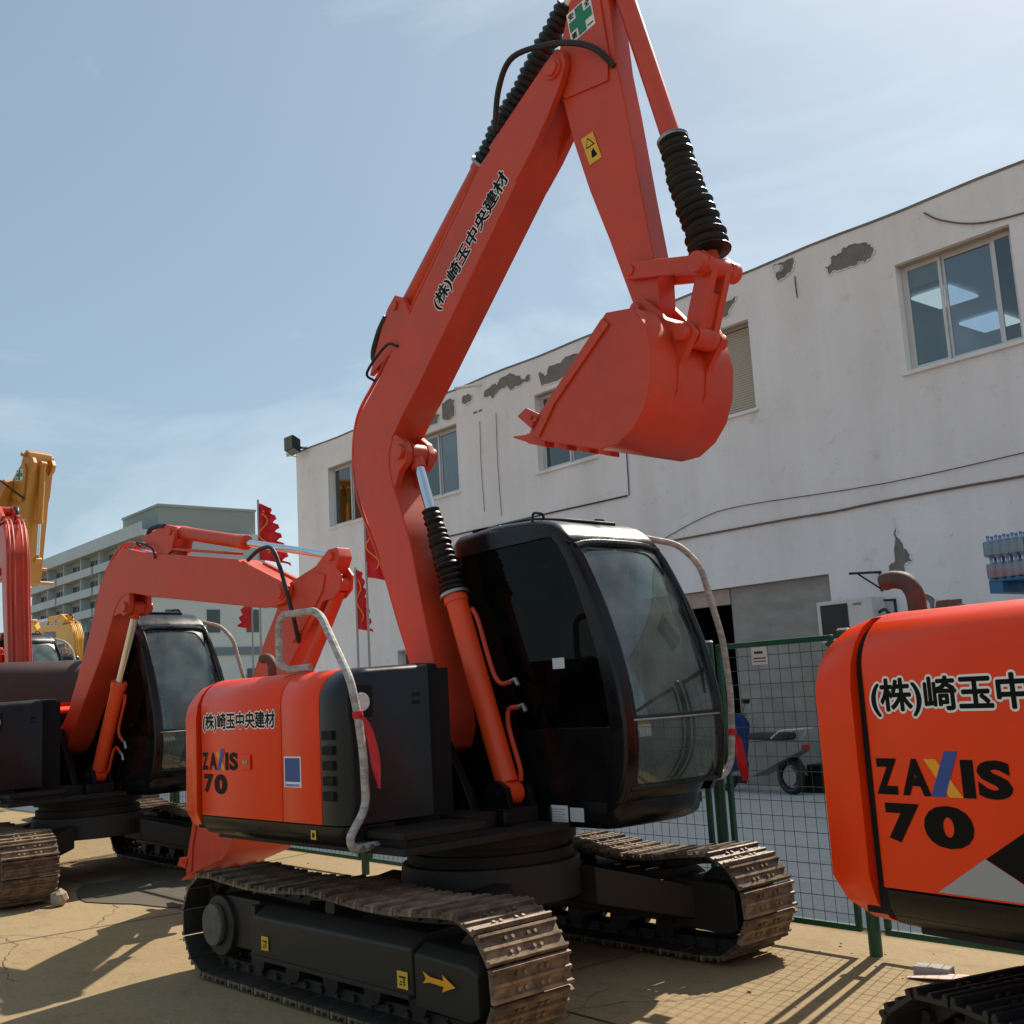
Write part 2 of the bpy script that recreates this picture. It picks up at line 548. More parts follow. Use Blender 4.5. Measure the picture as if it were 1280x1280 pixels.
def print_text(name, body, m, parent, o, ux, uz, w, h, off=0.0, ref=None, lift=0.0):
    v, f = text_geo(body, off)
    rv = text_geo(body, ref)[0] if ref is not None else v
    x0, x1 = min(p[0] for p in rv), max(p[0] for p in rv)
    y0, y1 = min(p[1] for p in rv), max(p[1] for p in rv)
    o, ux, uz = Vector(o), Vector(ux).normalized(), Vector(uz).normalized()
    nn = ux.cross(uz) * lift
    mb = MB()
    mb.v = [tuple(o + nn + ux * ((p[0] - x0) / (x1 - x0) * w) + uz * ((p[1] - y0) / (y1 - y0) * h)) for p in v]
    mb.f = list(f)
    me = bpy.data.meshes.new(name)
    me.from_pydata(mb.v, [], mb.f)
    me.materials.append(MATS[m])
    return link(name, me, parent)

def print_poly(name, polys, m, parent, o, ux, uz, lift=0.0):
    o, ux, uz = Vector(o), Vector(ux).normalized(), Vector(uz).normalized()
    nn = ux.cross(uz) * lift
    mb = MB()
    for P in polys:
        b = len(mb.v)
        mb.v += [tuple(o + nn + ux * p[0] + uz * p[1]) for p in P]
        mb.f.append(tuple(range(b, b + len(P))))
    me = bpy.data.meshes.new(name)
    me.from_pydata(mb.v, [], mb.f)
    me.materials.append(MATS[m])
    return link(name, me, parent)

def print_bold(name, body, m, parent, o, ux, uz, w, h, rad, n=10, lift=0.0004):
    """lettering fattened by laying shifted copies a hair apart"""
    v, f = text_geo(body, 0.0)
    x0, x1 = min(p[0] for p in v), max(p[0] for p in v)
    y0, y1 = min(p[1] for p in v), max(p[1] for p in v)
    o, ux, uz = Vector(o), Vector(ux).normalized(), Vector(uz).normalized()
    nn = ux.cross(uz)
    V, F = [], []
    for k in range(n + 1):
        r = 0.0 if k == n else rad
        a = 2 * pi * k / n
        off = o + nn * (lift + 0.00004 * k) + ux * (r * cos(a)) + uz * (r * sin(a))
        b = len(V)
        V += [tuple(off + ux * ((p[0] - x0) / (x1 - x0) * w) + uz * ((p[1] - y0) / (y1 - y0) * h)) for p in v]
        F += [tuple(b + i for i in q) for q in f]
    me = bpy.data.meshes.new(name)
    me.from_pydata(V, [], F)
    me.materials.append(MATS[m])
    return link(name, me, parent)
# ------------------------------------------------------------------ excavator: x forward, y left, z up, origin at swing centre on the ground
def make_shoe(name, m):
    mb = MB()
    L, W = 0.134, 0.225
    mb.box(-L / 2, L / 2, -W, W, -0.008, 0.006)
    for gx, gh in ((-0.058, 0.024), (0.0, 0.019), (0.058, 0.024)):      # three grouser bars
        a = [(gx - 0.012, -W, 0.005), (gx + 0.012, -W, 0.005), (gx + 0.006, -W, gh), (gx - 0.006, -W, gh)]
        c = [(p[0], W, p[2]) for p in a]
        mb.loft([a, c])
    for bx in (-0.030, 0.030):                                          # bolt heads
        for by in (-0.085, -0.045, 0.045, 0.085):
            cyl(mb, (bx, by, 0.004), (bx, by, 0.019), 0.0095, 6)
    for by in (-0.055, 0.055):                                          # chain links under the plate
        mb.box(-0.078, 0.078, by - 0.017, by + 0.017, -0.062, -0.007)
    me = mb.build(name, m, mesh_only=True, smooth=30)
    me.materials.append(MATS["link"])            # greasy inner side, its shade also put into the dark colour
    for p in me.polygons:
        if p.center.z < -0.004: p.material_index = 1
    return me
SHOE = {"shoe": make_shoe("track_shoe", "shoe"), "shoe_dark": make_shoe("track_shoe", "shoe_dark")}

TZ, TR, TX = 0.305, 0.268, 1.115
def track_path(sag):
    pts = []
    n = 40
    for i in range(n + 1):                      # top, rear to front, sagging between sprocket, carrier roller and idler
        t = i / n
        x = -TX + 2 * TX * t
        pts.append((x, TZ + TR - sag * abs(sin(pi * 2 * t)) ** 1.3))
    for i in range(1, 30):
        a = pi / 2 - pi * i / 30
        pts.append((TX + TR * cos(a), TZ + TR * sin(a)))
    for i in range(n + 1):
        pts.append((TX - 2 * TX * i / n, TZ - TR))
    for i in range(1, 30):
        a = -pi / 2 - pi * i / 30
        pts.append((-TX + TR * cos(a), TZ + TR * sin(a)))
    return pts

def build_track(root, side, rot, shoe_mat, sag=0.03, N=42, dx=0.0):
    y0 = side * 0.935
    pts = track_path(sag)
    P = [Vector((p[0], 0, p[1])) for p in pts]
    seg = [(P[(i + 1) % len(P)] - P[i]).length for i in range(len(P))]
    tot = sum(seg)
    def at(s):
        s %= tot
        for i, d in enumerate(seg):
            if s <= d: return P[i].lerp(P[(i + 1) % len(P)], s / d if d else 0)
            s -= d
        return P[0]
    mb = MB()
    step = tot / N
    for k in range(N):                          # pins and bushings of the chain
        p = at(k * step + step * 0.5)
        c = at(k * step + step * 0.5 + 0.02) - at(k * step + step * 0.5 - 0.02)
        nrm = Vector((-c.z, 0, c.x)).normalized()
        q = p - nrm * 0.035
        cyl(mb, (q.x, y0 - 0.095, q.z), (q.x, y0 + 0.095, q.z), 0.018, 8)
    ch = mb.build("track_chain", "link", root)
    ch["kind"] = "stuff"
    ch.rotation_euler = (0, 0, rot)
    ch.location = (dx * cos(rot), dx * sin(rot), 0)
    for k in range(N):
        s = k * step
        a, b = at(s - step * 0.47), at(s + step * 0.47)
        m, t = (a + b) / 2, (b - a).normalized()
        o = link("track_shoe", SHOE[shoe_mat], ch)
        o.location = (m.x, y0, m.z)
        o.rotation_euler = (0, atan2(-t.z, t.x), 0)
    # side frame with rollers, sprocket, idler
    s = side
    yo, yi = y0 + s * 0.205, y0 - s * 0.14
    fr = MB()
    ring = lambda x, zt, zb: [(x, yo, zb), (x, yo, zt - 0.01), (x, yo - s * 0.09, zt + 0.045), (x, yi - s * 0.10, zt + 0.06), (x, yi - s * 0.10, zb)]
    fr.loft([ring(-0.60, 0.41, 0.20), ring(0.815, 0.412, 0.20)])
    frame = fr.build("track_frame", "frame_black", root, bevel=0.012)
    frame.rotation_euler = (0, 0, rot)
    frame.location = (dx * cos(rot), dx * sin(rot), 0)
    f2 = MB()
    yo2 = yo - s * 0.006
    ring2 = lambda x, zt, zb: [(x, yo2, zb), (x, yo2, zt - 0.02), (x, yo2 - s * 0.07, zt + 0.02), (x, yi, zt + 0.02), (x, yi, zb)]
    f2.loft([ring2(0.822, 0.405, 0.16), ring2(1.20, 0.39, 0.15), ring2(1.26, 0.36, 0.18)])
    f2.build("idler_guard", "frame_black", frame, bevel=0.01)
    lip = MB()
    lip.box(-0.58, 0.80, min(yo - s * 0.03, yo + s * 0.012), max(yo - s * 0.03, yo + s * 0.012), 0.188, 0.2085)
    lip.build("frame_flange", "frame_black", frame, bevel=0.003)
    pl = MB()                                    # end plate at the sprocket
    pl.box(-0.655, -0.607, min(yo - s * 0.02, yi), max(yo - s * 0.02, yi), 0.19, 0.45)
    pl.build("end_plate", "frame_black", frame, bevel=0.006)
    for i in range(5):
        x = -0.72 + i * 0.36
        r = MB()
        cyl(r, (x, y0 - 0.11, 0.145), (x, y0 - 0.055, 0.145), 0.07, 18)
        cyl(r, (x, y0 - 0.055, 0.145), (x, y0 + 0.055, 0.145), 0.055, 18)
        cyl(r, (x, y0 + 0.055, 0.145), (x, y0 + 0.11, 0.145), 0.07, 18)
        r.build("track_roller", "frame_black", frame)
    r = MB()
    cyl(r, (0.0, y0 - 0.1, 0.485), (0.0, y0 + 0.06, 0.485), 0.045, 16)
    r.box(-0.03, 0.03, y0 - 0.02, y0 + 0.02, 0.40, 0.47)
    r.build("carrier_roller", "frame_black", frame)
    r = MB()                                     # idler
    cyl(r, (TX, y0 - 0.045, TZ), (TX, y0 + 0.045, TZ), 0.185, 28)
    cyl(r, (TX, y0 - 0.10, TZ), (TX, y0 + 0.10, TZ), 0.06, 16)
    r.build("idler_wheel", "frame_black", frame)
    r = MB()                                     # sprocket with teeth
    nt = 42
    ringp = []
    for k in range(nt):
        rr = 0.205 if (k % 2) else 0.175
        a = 2 * pi * k / nt
        ringp.append((-TX + rr * cos(a), TZ + rr * sin(a)))
    r.prism(ringp, y0 - 0.025, y0 + 0.025)
    r.build("sprocket", "frame_black", frame)
    r = MB()                                     # travel motor drum with end cover
    ys = y0 + s * 0.03
    ye = y0 + s * 0.205
    cyl(r, (-TX + 0.10, ys, TZ), (-TX + 0.10, ye - s * 0.02, TZ), 0.165, 28)
    r.box(-0.98, -0.61, min(ys, ye - s * 0.05), max(ys, ye - s * 0.05), 0.2, 0.47)
    r.box(-0.90, -0.30, min(y0 - s * 0.13, ys), max(y0 - s * 0.13, ys), 0.25, 0.515)
    drum = r.build("travel_motor", "frame_black", frame, bevel=0.012)
    r = MB()
    cyl(r, (-TX + 0.075, ye - s * 0.02, TZ + 0.005), (-TX + 0.075, ye + s * 0.015, TZ + 0.005), 0.115, 28)
    cv = r.build("motor_cover", "cover_grey", frame, bevel=0.01)
    return frame

mat("cover_grey", (0.13, 0.125, 0.095), 0.6, col2=(0.07, 0.066, 0.052), vscale=12, bump=0.1)
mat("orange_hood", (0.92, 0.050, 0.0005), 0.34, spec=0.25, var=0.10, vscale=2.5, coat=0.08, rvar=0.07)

FOOT = Vector((-0.36, 1.28))
TIP = Vector((1.02, 4.87))
BPIN = Vector((1.49, 3.35))
BOOM = [(1.04, 4.955), (0.374, 4.584), (-0.352, 3.902), (-0.75, 3.53), (-0.97, 3.355), (-1.034, 3.226), (-1.054, 3.054),
        (-1.027, 2.876), (-0.978, 2.76), (-0.822, 2.45), (-0.747, 2.265), (-0.62, 1.959), (-0.544, 1.751), (-0.49, 1.643),
        (-0.458, 1.486), (-0.455, 1.30), (-0.42, 1.20), (-0.35, 1.165), (-0.26, 1.20), (-0.214, 1.308), (-0.224, 1.458),
        (-0.375, 2.044), (-0.475, 2.46), (-0.54, 2.63), (-0.575, 2.72), (-0.62, 2.825), (-0.652, 2.936), (-0.652, 3.03),
        (-0.605, 3.138), (-0.502, 3.24), (-0.31, 3.407), (0.087, 3.79), (0.80, 4.475)]
ARM = [(1.02, 4.68), (0.955, 4.80), (0.985, 4.95), (1.13, 5.26), (1.15, 5.45), (1.215, 5.53), (1.29, 5.50), (1.36, 5.32), (1.405, 5.05),
       (1.425, 4.70), (1.46, 4.46), (1.515, 3.99), (1.565, 3.61), (1.585, 3.50), (1.58, 3.36), (1.53, 3.285), (1.45, 3.30),
       (1.405, 3.42), (1.28, 3.80), (1.165, 4.12), (1.075, 4.43)]
BUCKET = [(1.44, 3.312), (1.615, 3.285), (1.69, 3.175), (1.715, 3.05), (1.695, 2.90), (1.645, 2.785), (1.565, 2.70), (1.46, 2.648), (1.34, 2.645),
          (0.935, 2.775), (0.86, 2.81)]     # outline; last two points are the lip, opening runs back to the first

def rot2(p, c, a):
    x, z = p[0] - c[0], p[1] - c[1]
    return Vector((c[0] + x * cos(a) - z * sin(a), c[1] + x * sin(a) + z * cos(a)))

def excavator(label, loc, psi, uc_yaw, pose, paint="orange", arm_paint="orange_arm", shoe="shoe", main=False, name="excavator",
              decals=None, boom_text=None, group=None, cross=False, bellows=False, hood="orange_hood", kit=True, cw="orange_hood", aw=1.0, tool=True):
    root = empty(name, loc, psi)
    tag(root, label, "excavator", group)
    rot = uc_yaw - psi
    a_, b_, c_ = pose
    Tb = lambda p: rot2(p, FOOT, a_)
    Ta = lambda p: Tb(rot2(p, TIP, b_))
    Tk = lambda p: Ta(rot2(p, BPIN, c_))
    def T3(T): return lambda q: (lambda w: (w.x, q[1] * aw, w.y))(T((q[0], q[2])))
    TB, TA, TK = T3(Tb), T3(Ta), T3(Tk)
    # ---------------- undercarriage
    for s in (-1, 1):
        build_track(root, s, rot, shoe, sag=0.03 if s < 0 else 0.055, dx=(-0.19 if s > 0 else -0.055) if main else 0.0)
    mb = MB()
    ring = []
    for k in range(28):
        a = 2 * pi * k / 28
        ring.append((cos(a), sin(a)))
    mb.loft([[(0.52 * c, 0.52 * s, 0.40) for c, s in ring], [(0.50 * c, 0.50 * s, 0.60) for c, s in ring]])
    for s in (-1, 1):
        for d in (-1, 1):
            mb.loft([[(d * 0.12, s * 0.3, 0.34), (d * 0.52, s * 0.3, 0.34), (d * 0.52, s * 0.3, 0.54), (d * 0.12, s * 0.3, 0.54)],
                     [(d * 0.34, s * 0.83, 0.20), (d * 0.80, s * 0.83, 0.20), (d * 0.80, s * 0.83, 0.38), (d * 0.34, s * 0.83, 0.38)]])
    cf = mb.build("cross_frame", "frame_black", root, bevel=0.012)
    cf.rotation_euler = (0, 0, rot)
    mb = MB()
    mb.loft([[(0.47 * c, 0.47 * s, 0.60) for c, s in ring], [(0.47 * c, 0.47 * s, 0.66) for c, s in ring], [(0.44 * c, 0.44 * s, 0.66) for c, s in ring],
             [(0.44 * c, 0.44 * s, 0.70) for c, s in ring], [(0.49 * c, 0.49 * s, 0.70) for c, s in ring], [(0.49 * c, 0.49 * s, 0.765) for c, s in ring]])
    mb.build("swing_ring", "black_matte", root, bevel=0.004)
    # ---------------- house
    mb = MB()
    mb.box(-1.25, 0.20, -1.02, 1.04, 0.765, 0.80)
    mb.box(0.20, 0.55, -1.0, 0.10, 0.765, 0.80)
    mb.box(-1.20, 0.30, -0.42, 0.11, 0.80, 0.88)
    mb.build("deck_frame", "black_matte", root, bevel=0.006)
    def core_ring(x):
        pts = [(x, -1.078, 0.82), (x, -1.082, 1.2)]
        for k in range(7):
            a = pi - (pi / 2) * k / 6
            pts.append((x, -0.93 + 0.148 * cos(a), 1.505 + 0.148 * sin(a)))
        return pts + [(x, -0.33, 1.66), (x, -0.33, 0.82)]
    mb = MB()                                                        # dark core seen through the panel seams
    mb.loft([core_ring(-1.38), core_ring(0.10)])
    mb.box(-1.36, -0.50, -0.33, 1.04, 0.82, 1.55)
    mb.build("engine_bay", "seam", root)
    def side_ring(x, d=0.0, y1=-0.32, dt=None):
        R = 0.17
        dt = d if dt is None else dt
        pts = [(x, -1.10 + d, 0.90)]
        pts.append((x, -1.10 + d, 1.2))
        for k in range(9):
            a = pi - (pi / 2) * k / 8
            pts.append((x, -0.93 + (R - d) * cos(a), 1.505 + (R - dt) * sin(a)))
        pts += [(x, -0.6, 1.685 - dt), (x, y1, 1.69 - dt), (x, y1, 0.90)]
        return pts
    for x0, x1, nm in ((-1.300, -0.392, "engine_door"), (-0.384, -0.010, "engine_door")):
        mb = MB()
        mb.loft([side_ring(x0, 0.006), side_ring(x0 + 0.01), side_ring(x1 - 0.01), side_ring(x1, 0.006)])
        mb.build(nm, hood, root, smooth=40)
    mb = MB()                                                        # black corner with vents
    mb.loft([side_ring(-0.002, 0.004, -0.55), side_ring(0.01, 0, -0.55), side_ring(0.11, 0.004, -0.55, 0), side_ring(0.16, 0.018, -0.55, 0.002), side_ring(0.192, 0.045, -0.55, 0.012), side_ring(0.205, 0.09, -0.55, 0.03)])
    corner = mb.build("corner_cover", "charcoal", root, smooth=45)
    for k in range(5):
        mb = MB()
        z = 1.02 + k * 0.075
        mb.box(0.03, 0.125, -1.112, -1.09, z, z + 0.045)
        mb.build("vent_slot", "seam", corner, bevel=0.004)
    mb = MB()                                                        # lamp recess and lamp on the front face
    mb.box(0.19, 0.2085, -1.055, -0.91, 1.42, 1.585)
    lr = mb.build("lamp_recess", "seam", corner, bevel=0.02)
    mb = MB()
    cyl(mb, (0.20, -0.985, 1.50), (0.222, -0.985, 1.50), 0.048, 20)
    mb.build("work_lamp", "lamp_glass", lr, bevel=0.006)
    for k in range(2):
        mb = MB()
        mb.box(0.20, 0.2085, -0.66, -0.61, 1.475 + k * 0.04, 1.492 + k * 0.04)
        mb.build("vent_slot", "seam", corner)
    mb = MB()                                                        # recessed panel between the corner cover and the boom
    mb.box(-0.05, 0.02, -0.56, -0.44, 0.88, 1.692)
    mb.box(-0.06, 0.0, -0.439, -0.316, 0.88, 1.692)
    mb.build("inner_panel", "charcoal", root, bevel=0.02)
    mb = MB()                                                        # black skirt under the doors
    def sk(x, k=1.0): return [(x, -1.098 * k, 0.893), (x, -1.095 * k, 0.85), (x, -1.065 * k, 0.80), (x, -0.98 * k, 0.772), (x, -0.80, 0.768), (x, -0.80, 0.893)]
    mb.loft([sk(-1.285), sk(0.13), sk(0.18, 0.985), sk(0.205, 0.95)])
    mb.build("side_skirt", "black", root, smooth=50)
    # counterweight
    mb = MB()
    rings = []
    for z, d in ((0.762, 0.22), (0.772, 0.15), (0.80, 0.075), (0.85, 0.025), (0.92, 0.0), (1.46, 0.0), (1.53, 0.012), (1.59, 0.04), (1.635, 0.08), (1.662, 0.13), (1.672, 0.19)):
        hw = 1.114 - d
        pts = [(-1.332, hw, z)]
        for k in range(33):
            y = cos(pi * k / 32) * hw
            pts.append((-(1.465 + 0.28 * (1 - abs(y / hw) ** 3.0)) + d, y, z))
        pts.append((-1.332, -hw, z))
        rings.append(pts)
    mb.loft(rings)
    mb.build("counterweight", cw, root, smooth=50)
    mb = MB()                                                        # rear and left hood
    mb.box(-1.30, -0.52, -0.315, 1.06, 0.90, 1.62)
    mb.build("rear_hood", hood, root, bevel=0.06, seg=4)
    mb = MB()
    mb.box(-0.515, 0.1, 0.98, 1.06, 0.82, 1.0)
    mb.build("left_skirt", "black", root, bevel=0.01)
    # exhaust
    mb = MB()
    mb.tube(smooth_path([(-1.56, -0.457, 1.60), (-1.56, -0.457, 1.73), (-1.57, -0.457, 1.775), (-1.60, -0.457, 1.808), (-1.65, -0.457, 1.82), (-1.69, -0.457, 1.815)], 4), [0.032] * 20 + [0.030], 14)
    mb.build("exhaust_pipe", "rust_pipe", root)
    # step, tool plate
    mb = MB()
    mb.box(0.21, 0.52, -0.98, -0.46, 0.835, 0.87)
    mb.box(0.21, 0.50, -0.95, -0.50, 0.77, 0.834)
    mb.build("front_step", "black_matte", root, bevel=0.006)
    # boom bracket
    brk = [(-0.66, 0.82), (-0.54, 1.34), (-0.46, 1.42), (-0.22, 1.415), (-0.165, 1.36), (-0.14, 1.28), (0.01, 1.05), (0.10, 0.88), (0.36, 0.88), (0.36, 0.80), (0.30, 0.78), (-0.60, 0.78)]
    for y0, y1 in ((-0.205, -0.145), (0.130, 0.152)):
        mb = MB()
        mb.prism(brk, y0, y1)
        mb.build("boom_bracket", "black", root, bevel=0.008)
    mb = MB()
    for y0, y1 in ((-0.10, -0.065), (0.065, 0.10)):
        mb.prism([(0.02, 0.88), (0.12, 1.0), (0.19, 1.03), (0.27, 0.99), (0.30, 0.88)], y0, y1)
    cyl(mb, (0.19, -0.12, 0.955), (0.19, 0.12, 0.955), 0.035, 14)
    mb.build("cylinder_bracket", "black", root, bevel=0.004)
    mb = MB()
    cyl(mb, (FOOT.x, -0.225, FOOT.y), (FOOT.x, 0.16, FOOT.y), 0.055, 20)
    mb.build("boom_foot_pin", "black", root, bevel=0.006)
    # ---------------- boom
    W = 0.122
    mb = MB()
    mb.prism(BOOM, -W, W, TB)
    boom = mb.build("boom", arm_paint, root, bevel=0.012)
    for s in (-1, 1):                                                # fork plates at the tip
        mb = MB()
        y0, y1 = sorted((s * 0.082, s * (W + 0.006)))
        mb.prism([(0.66, 4.35), (0.80, 4.468), (0.95, 4.62), (1.06, 4.76), (1.11, 4.86), (1.10, 4.94), (1.05, 4.978), (0.95, 4.93), (0.45, 4.645)], y0, y1, TB)
        mb.build("boom_fork", arm_paint, boom, bevel=0.008)
    mb = MB()
    p = TB((TIP.x, 0, TIP.y))
    cyl(mb, (p[0], -0.155, p[2]), (p[0], 0.155, p[2]), 0.045, 18)
    cyl(mb, (p[0], -0.142, p[2]), (p[0], 0.142, p[2]), 0.062, 20)
    mb.build("arm_pivot_pin", arm_paint, boom, bevel=0.006)
    # boss for boom cylinder rod under the knee
    mb = MB()
    for s in (-1, 1):
        y0, y1 = sorted((s * 0.062, s * 0.115))
        mb.prism([(-0.72, 2.74), (-0.70, 3.16), (-0.58, 3.15), (-0.50, 3.09), (-0.47, 3.02), (-0.49, 2.95), (-0.56, 2.91), (-0.62, 2.80)], y0, y1, TB)
    p = TB((-0.535, 0, 3.025))
    cyl(mb, (p[0], -0.145, p[2]), (p[0], 0.145, p[2]), 0.048, 18)
    mb.build("cylinder_lug", arm_paint, boom, bevel=0.008)
    # arm cylinder bracket on the boom back
    mb = MB()
    for s in (-1, 1):
        y0, y1 = sorted((s * 0.06, s * 0.10))
        mb.prism([(-0.86, 3.60), (-0.72, 3.86), (-0.64, 3.99), (-0.55, 4.06), (-0.47, 4.02), (-0.40, 3.90), (-0.45, 3.75)], y0, y1, TB)
    p = TB((-0.55, 0, 3.99))
    cyl(mb, (p[0], -0.115, p[2]), (p[0], 0.115, p[2]), 0.032, 14)
    mb.build("cylinder_lug", arm_paint, boom, bevel=0.006)
    # hydraulic pipes along the boom back
    for yy in (-0.085, -0.045, 0.045, 0.085):
        mb = MB()
        back = [(-0.47, 1.55), (-0.66, 1.98), (-0.79, 2.30), (-0.99, 2.68), (-1.06, 2.86), (-1.085, 3.06), (-1.06, 3.25), (-0.98, 3.40), (-0.77, 3.57), (-0.40, 3.90), (0.2, 4.46)]
        mb.tube([TB((q[0] - 0.012, yy, q[1] + 0.012)) for q in smooth_path([(b[0], 0, b[1]) for b in back], 3) for q in [(q.x, q.z)]], 0.012, 8)
        mb.build("hydraulic_pipe", arm_paint, boom)
    # ---------------- arm
    mb = MB()
    mb.prism(ARM, -0.066, 0.066, TA)
    arm = mb.build("arm", arm_paint, root, bevel=0.010)
    for s in (-1, 1):                                                # doubler plates at the pivot
        mb = MB()
        y0, y1 = sorted((s * 0.067, s * 0.078))
        mb.prism([(1.0, 4.74), (1.05, 4.70), (1.36, 4.66), (1.38, 4.80), (1.34, 5.20), (1.27, 5.30), (1.16, 5.22), (1.0, 4.93)], y0, y1, TA)
        mb.build("arm_doubler", arm_paint, arm, bevel=0.003)
    for px_, pz_, hl, rr_ in ((1.44, 3.575, 0.115, 0.028), (BPIN.x, BPIN.y, 0.155, 0.032), (1.22, 5.44, 0.09, 0.034)):
        mb = MB()
        p = TA((px_, 0, pz_))
        cyl(mb, (p[0], -hl * aw, p[2]), (p[0], hl * aw, p[2]), rr_, 14)
        mb.build("pin", arm_paint, arm, bevel=0.004)
    for s in (-1, 1):                                                # bucket cylinder lugs
        mb = MB()
        y0, y1 = sorted((s * 0.045, s * 0.064))
        mb.prism([(1.30, 5.42), (1.40, 5.42), (1.47, 5.34), (1.46, 5.24), (1.38, 5.12), (1.34, 5.15)], y0, y1, TA)
        mb.build("cylinder_lug", arm_paint, arm, bevel=0.003)
    def bucket_and_link():
        # ---------------- bucket
        hw = 0.31
        shell = MB()
        outer = BUCKET
        n = len(outer)
        # shell: thick curved plate following the outline from the top edge round to the lip
        def inner(i):
            cx, cz = 1.35, 2.98
            x, z = outer[i]
            d = hypot(cx - x, cz - z)
            t = 0.022
            return (x + (cx - x) / d * t, z + (cz - z) / d * t)
        idx = list(range(n))
        ringsL = [[(outer[i][0], -hw, outer[i][1]), (outer[i][0], hw, outer[i][1]), (inner(i)[0], hw, inner(i)[1]), (inner(i)[0], -hw, inner(i)[1])] for i in idx]
        shell.loft([[TK(q) for q in r] for r in ringsL])
        bucket = shell.build("bucket", arm_paint, root, smooth=40)
        side_poly = outer + [(1.0, 2.93)]
        for s in (-1, 1):
            mb = MB()
            y0, y1 = sorted((s * (hw - 0.014), s * (hw + 0.004)))
            mb.prism([(p[0] * 0.992 + 0.0105, p[1] * 0.992 + 0.0235) for p in side_poly], y0, y1, TK)
            mb.build("bucket_side", arm_paint, bucket, bevel=0.004)
            mb = MB()                                                    # strengthening edge and side cutter
            y0, y1 = sorted((s * (hw + 0.004), s * (hw + 0.018)))
            mb.prism([(1.425, 3.285), (0.93, 2.90), (0.86, 2.82), (0.93, 2.79), (1.06, 2.94), (1.47, 3.245)], y0, y1, TK)
            mb.prism([(0.78, 2.935), (0.85, 2.965), (0.965, 2.90), (0.93, 2.86), (0.90, 2.83)], y0, y1, TK)
            mb.build("side_cutter", arm_paint, bucket, bevel=0.003)
            mb = MB()
            for q in ((0.89, 2.905), (0.925, 2.885), (0.90, 2.865)):
                a = TK((q[0], s * (hw + 0.016), q[1])); b = TK((q[0], s * (hw + 0.032), q[1]))
                cyl(mb, a, b, 0.012, 6)
            mb.build("cutter_bolts", arm_paint, bucket)
        for k in range(4):                                               # teeth
            y = -hw + 0.06 + k * (2 * hw - 0.12) / 3
            mb = MB()
            base = [(0.93, 2.80), (0.93, 2.745), (0.80, 2.79), (0.80, 2.845)]
            tipp = [(0.80, 2.84), (0.80, 2.795), (0.685, 2.845), (0.685, 2.853)]
            mb.loft([[TK((q[0], y - 0.035, q[1])) for q in base], [TK((q[0], y + 0.035, q[1])) for q in base]])
            mb.loft([[TK((q[0], y - 0.028, q[1])) for q in tipp], [TK((q[0], y + 0.028, q[1])) for q in tipp]])
            mb.build("bucket_tooth", arm_paint, bucket, bevel=0.003)
        for s in (-1, 1):                                                # ears carrying both pins
            mb = MB()
            y0, y1 = sorted((s * 0.085, s * 0.125))
            mb.prism([(1.425, 3.36), (1.47, 3.405), (1.53, 3.40), (1.66, 3.25), (1.72, 3.215), (1.80, 3.20), (1.83, 3.14), (1.79, 3.09), (1.72, 3.0), (1.70, 2.88), (1.64, 2.80), (1.60, 3.05), (1.55, 3.22), (1.46, 3.28)], y0, y1, TK)
            mb.build("bucket_ear", arm_paint, bucket, bevel=0.008)
        mb = MB()
        KP = TK((1.765, 0, 3.15))
        cyl(mb, (KP[0], -0.165, KP[2]), (KP[0], 0.165, KP[2]), 0.042, 16)
        mb.build("bucket_pin", arm_paint, bucket, bevel=0.006)
        # ---------------- linkage
        LPv = Ta((1.44, 3.575))
        KPv = Vector((KP[0], KP[2]))
        d1, d2 = (Vector((1.885, 3.465)) - Vector((1.44, 3.575))).length, (Vector((1.885, 3.465)) - Vector((1.765, 3.15))).length
        dv = KPv - LPv
        D = min(dv.length, d1 + d2 - 0.002)
        aa = (d1 * d1 - d2 * d2 + D * D) / (2 * D)
        hh = sqrt(max(d1 * d1 - aa * aa, 0))
        e = dv.normalized()
        J = LPv + e * aa + Vector((-e.y, e.x)) * hh
        for s in (-1, 1):
            mb = MB()
            y0, y1 = sorted((s * 0.075, s * 0.105))
            ax = (J - LPv).normalized()
            nx = Vector((-ax.y, ax.x))
            pl = [LPv - ax * 0.045 + nx * 0.02, LPv - ax * 0.02 + nx * 0.045, J - ax * 0.08 + nx * 0.045, J + nx * 0.065, J + ax * 0.055 + nx * 0.03, J + ax * 0.055 - nx * 0.03, J - nx * 0.06, J - ax * 0.08 - nx * 0.04, LPv - ax * 0.02 - nx * 0.045, LPv - ax * 0.045 - nx * 0.02]
            mb.prism([(q.x, q.y) for q in pl], y0, y1)
            mb.build("guide_link", arm_paint, root, bevel=0.005)
        mb = MB()                                                        # bucket link: H-shaped with cross tubes
        ax = (KPv - J).normalized()
        nx = Vector((-ax.y, ax.x))
        cyl(mb, (J.x, -0.155, J.y), (J.x, 0.155, J.y), 0.052, 18)
        cyl(mb, (KPv.x, -0.078, KPv.y), (KPv.x, 0.078, KPv.y), 0.062, 18)
        for s in (-1, 1):
            y0, y1 = sorted((s * 0.03, s * 0.074))
            pl = [J + nx * 0.05, KPv + nx * 0.05, KPv - nx * 0.05, J - nx * 0.05]
            mb.prism([(q.x, q.y) for q in pl], y0, y1)
        pl = [J + ax * 0.12 + nx * 0.035, KPv - ax * 0.02 + nx * 0.035, KPv - ax * 0.02 - nx * 0.035, J + ax * 0.12 - nx * 0.035]
        mb.prism([(q.x, q.y) for q in pl], -0.035, 0.035)
        mb.build("bucket_link", arm_paint, root, bevel=0.006)
        return J
    J = bucket_and_link() if tool else Ta((1.70, 3.75))
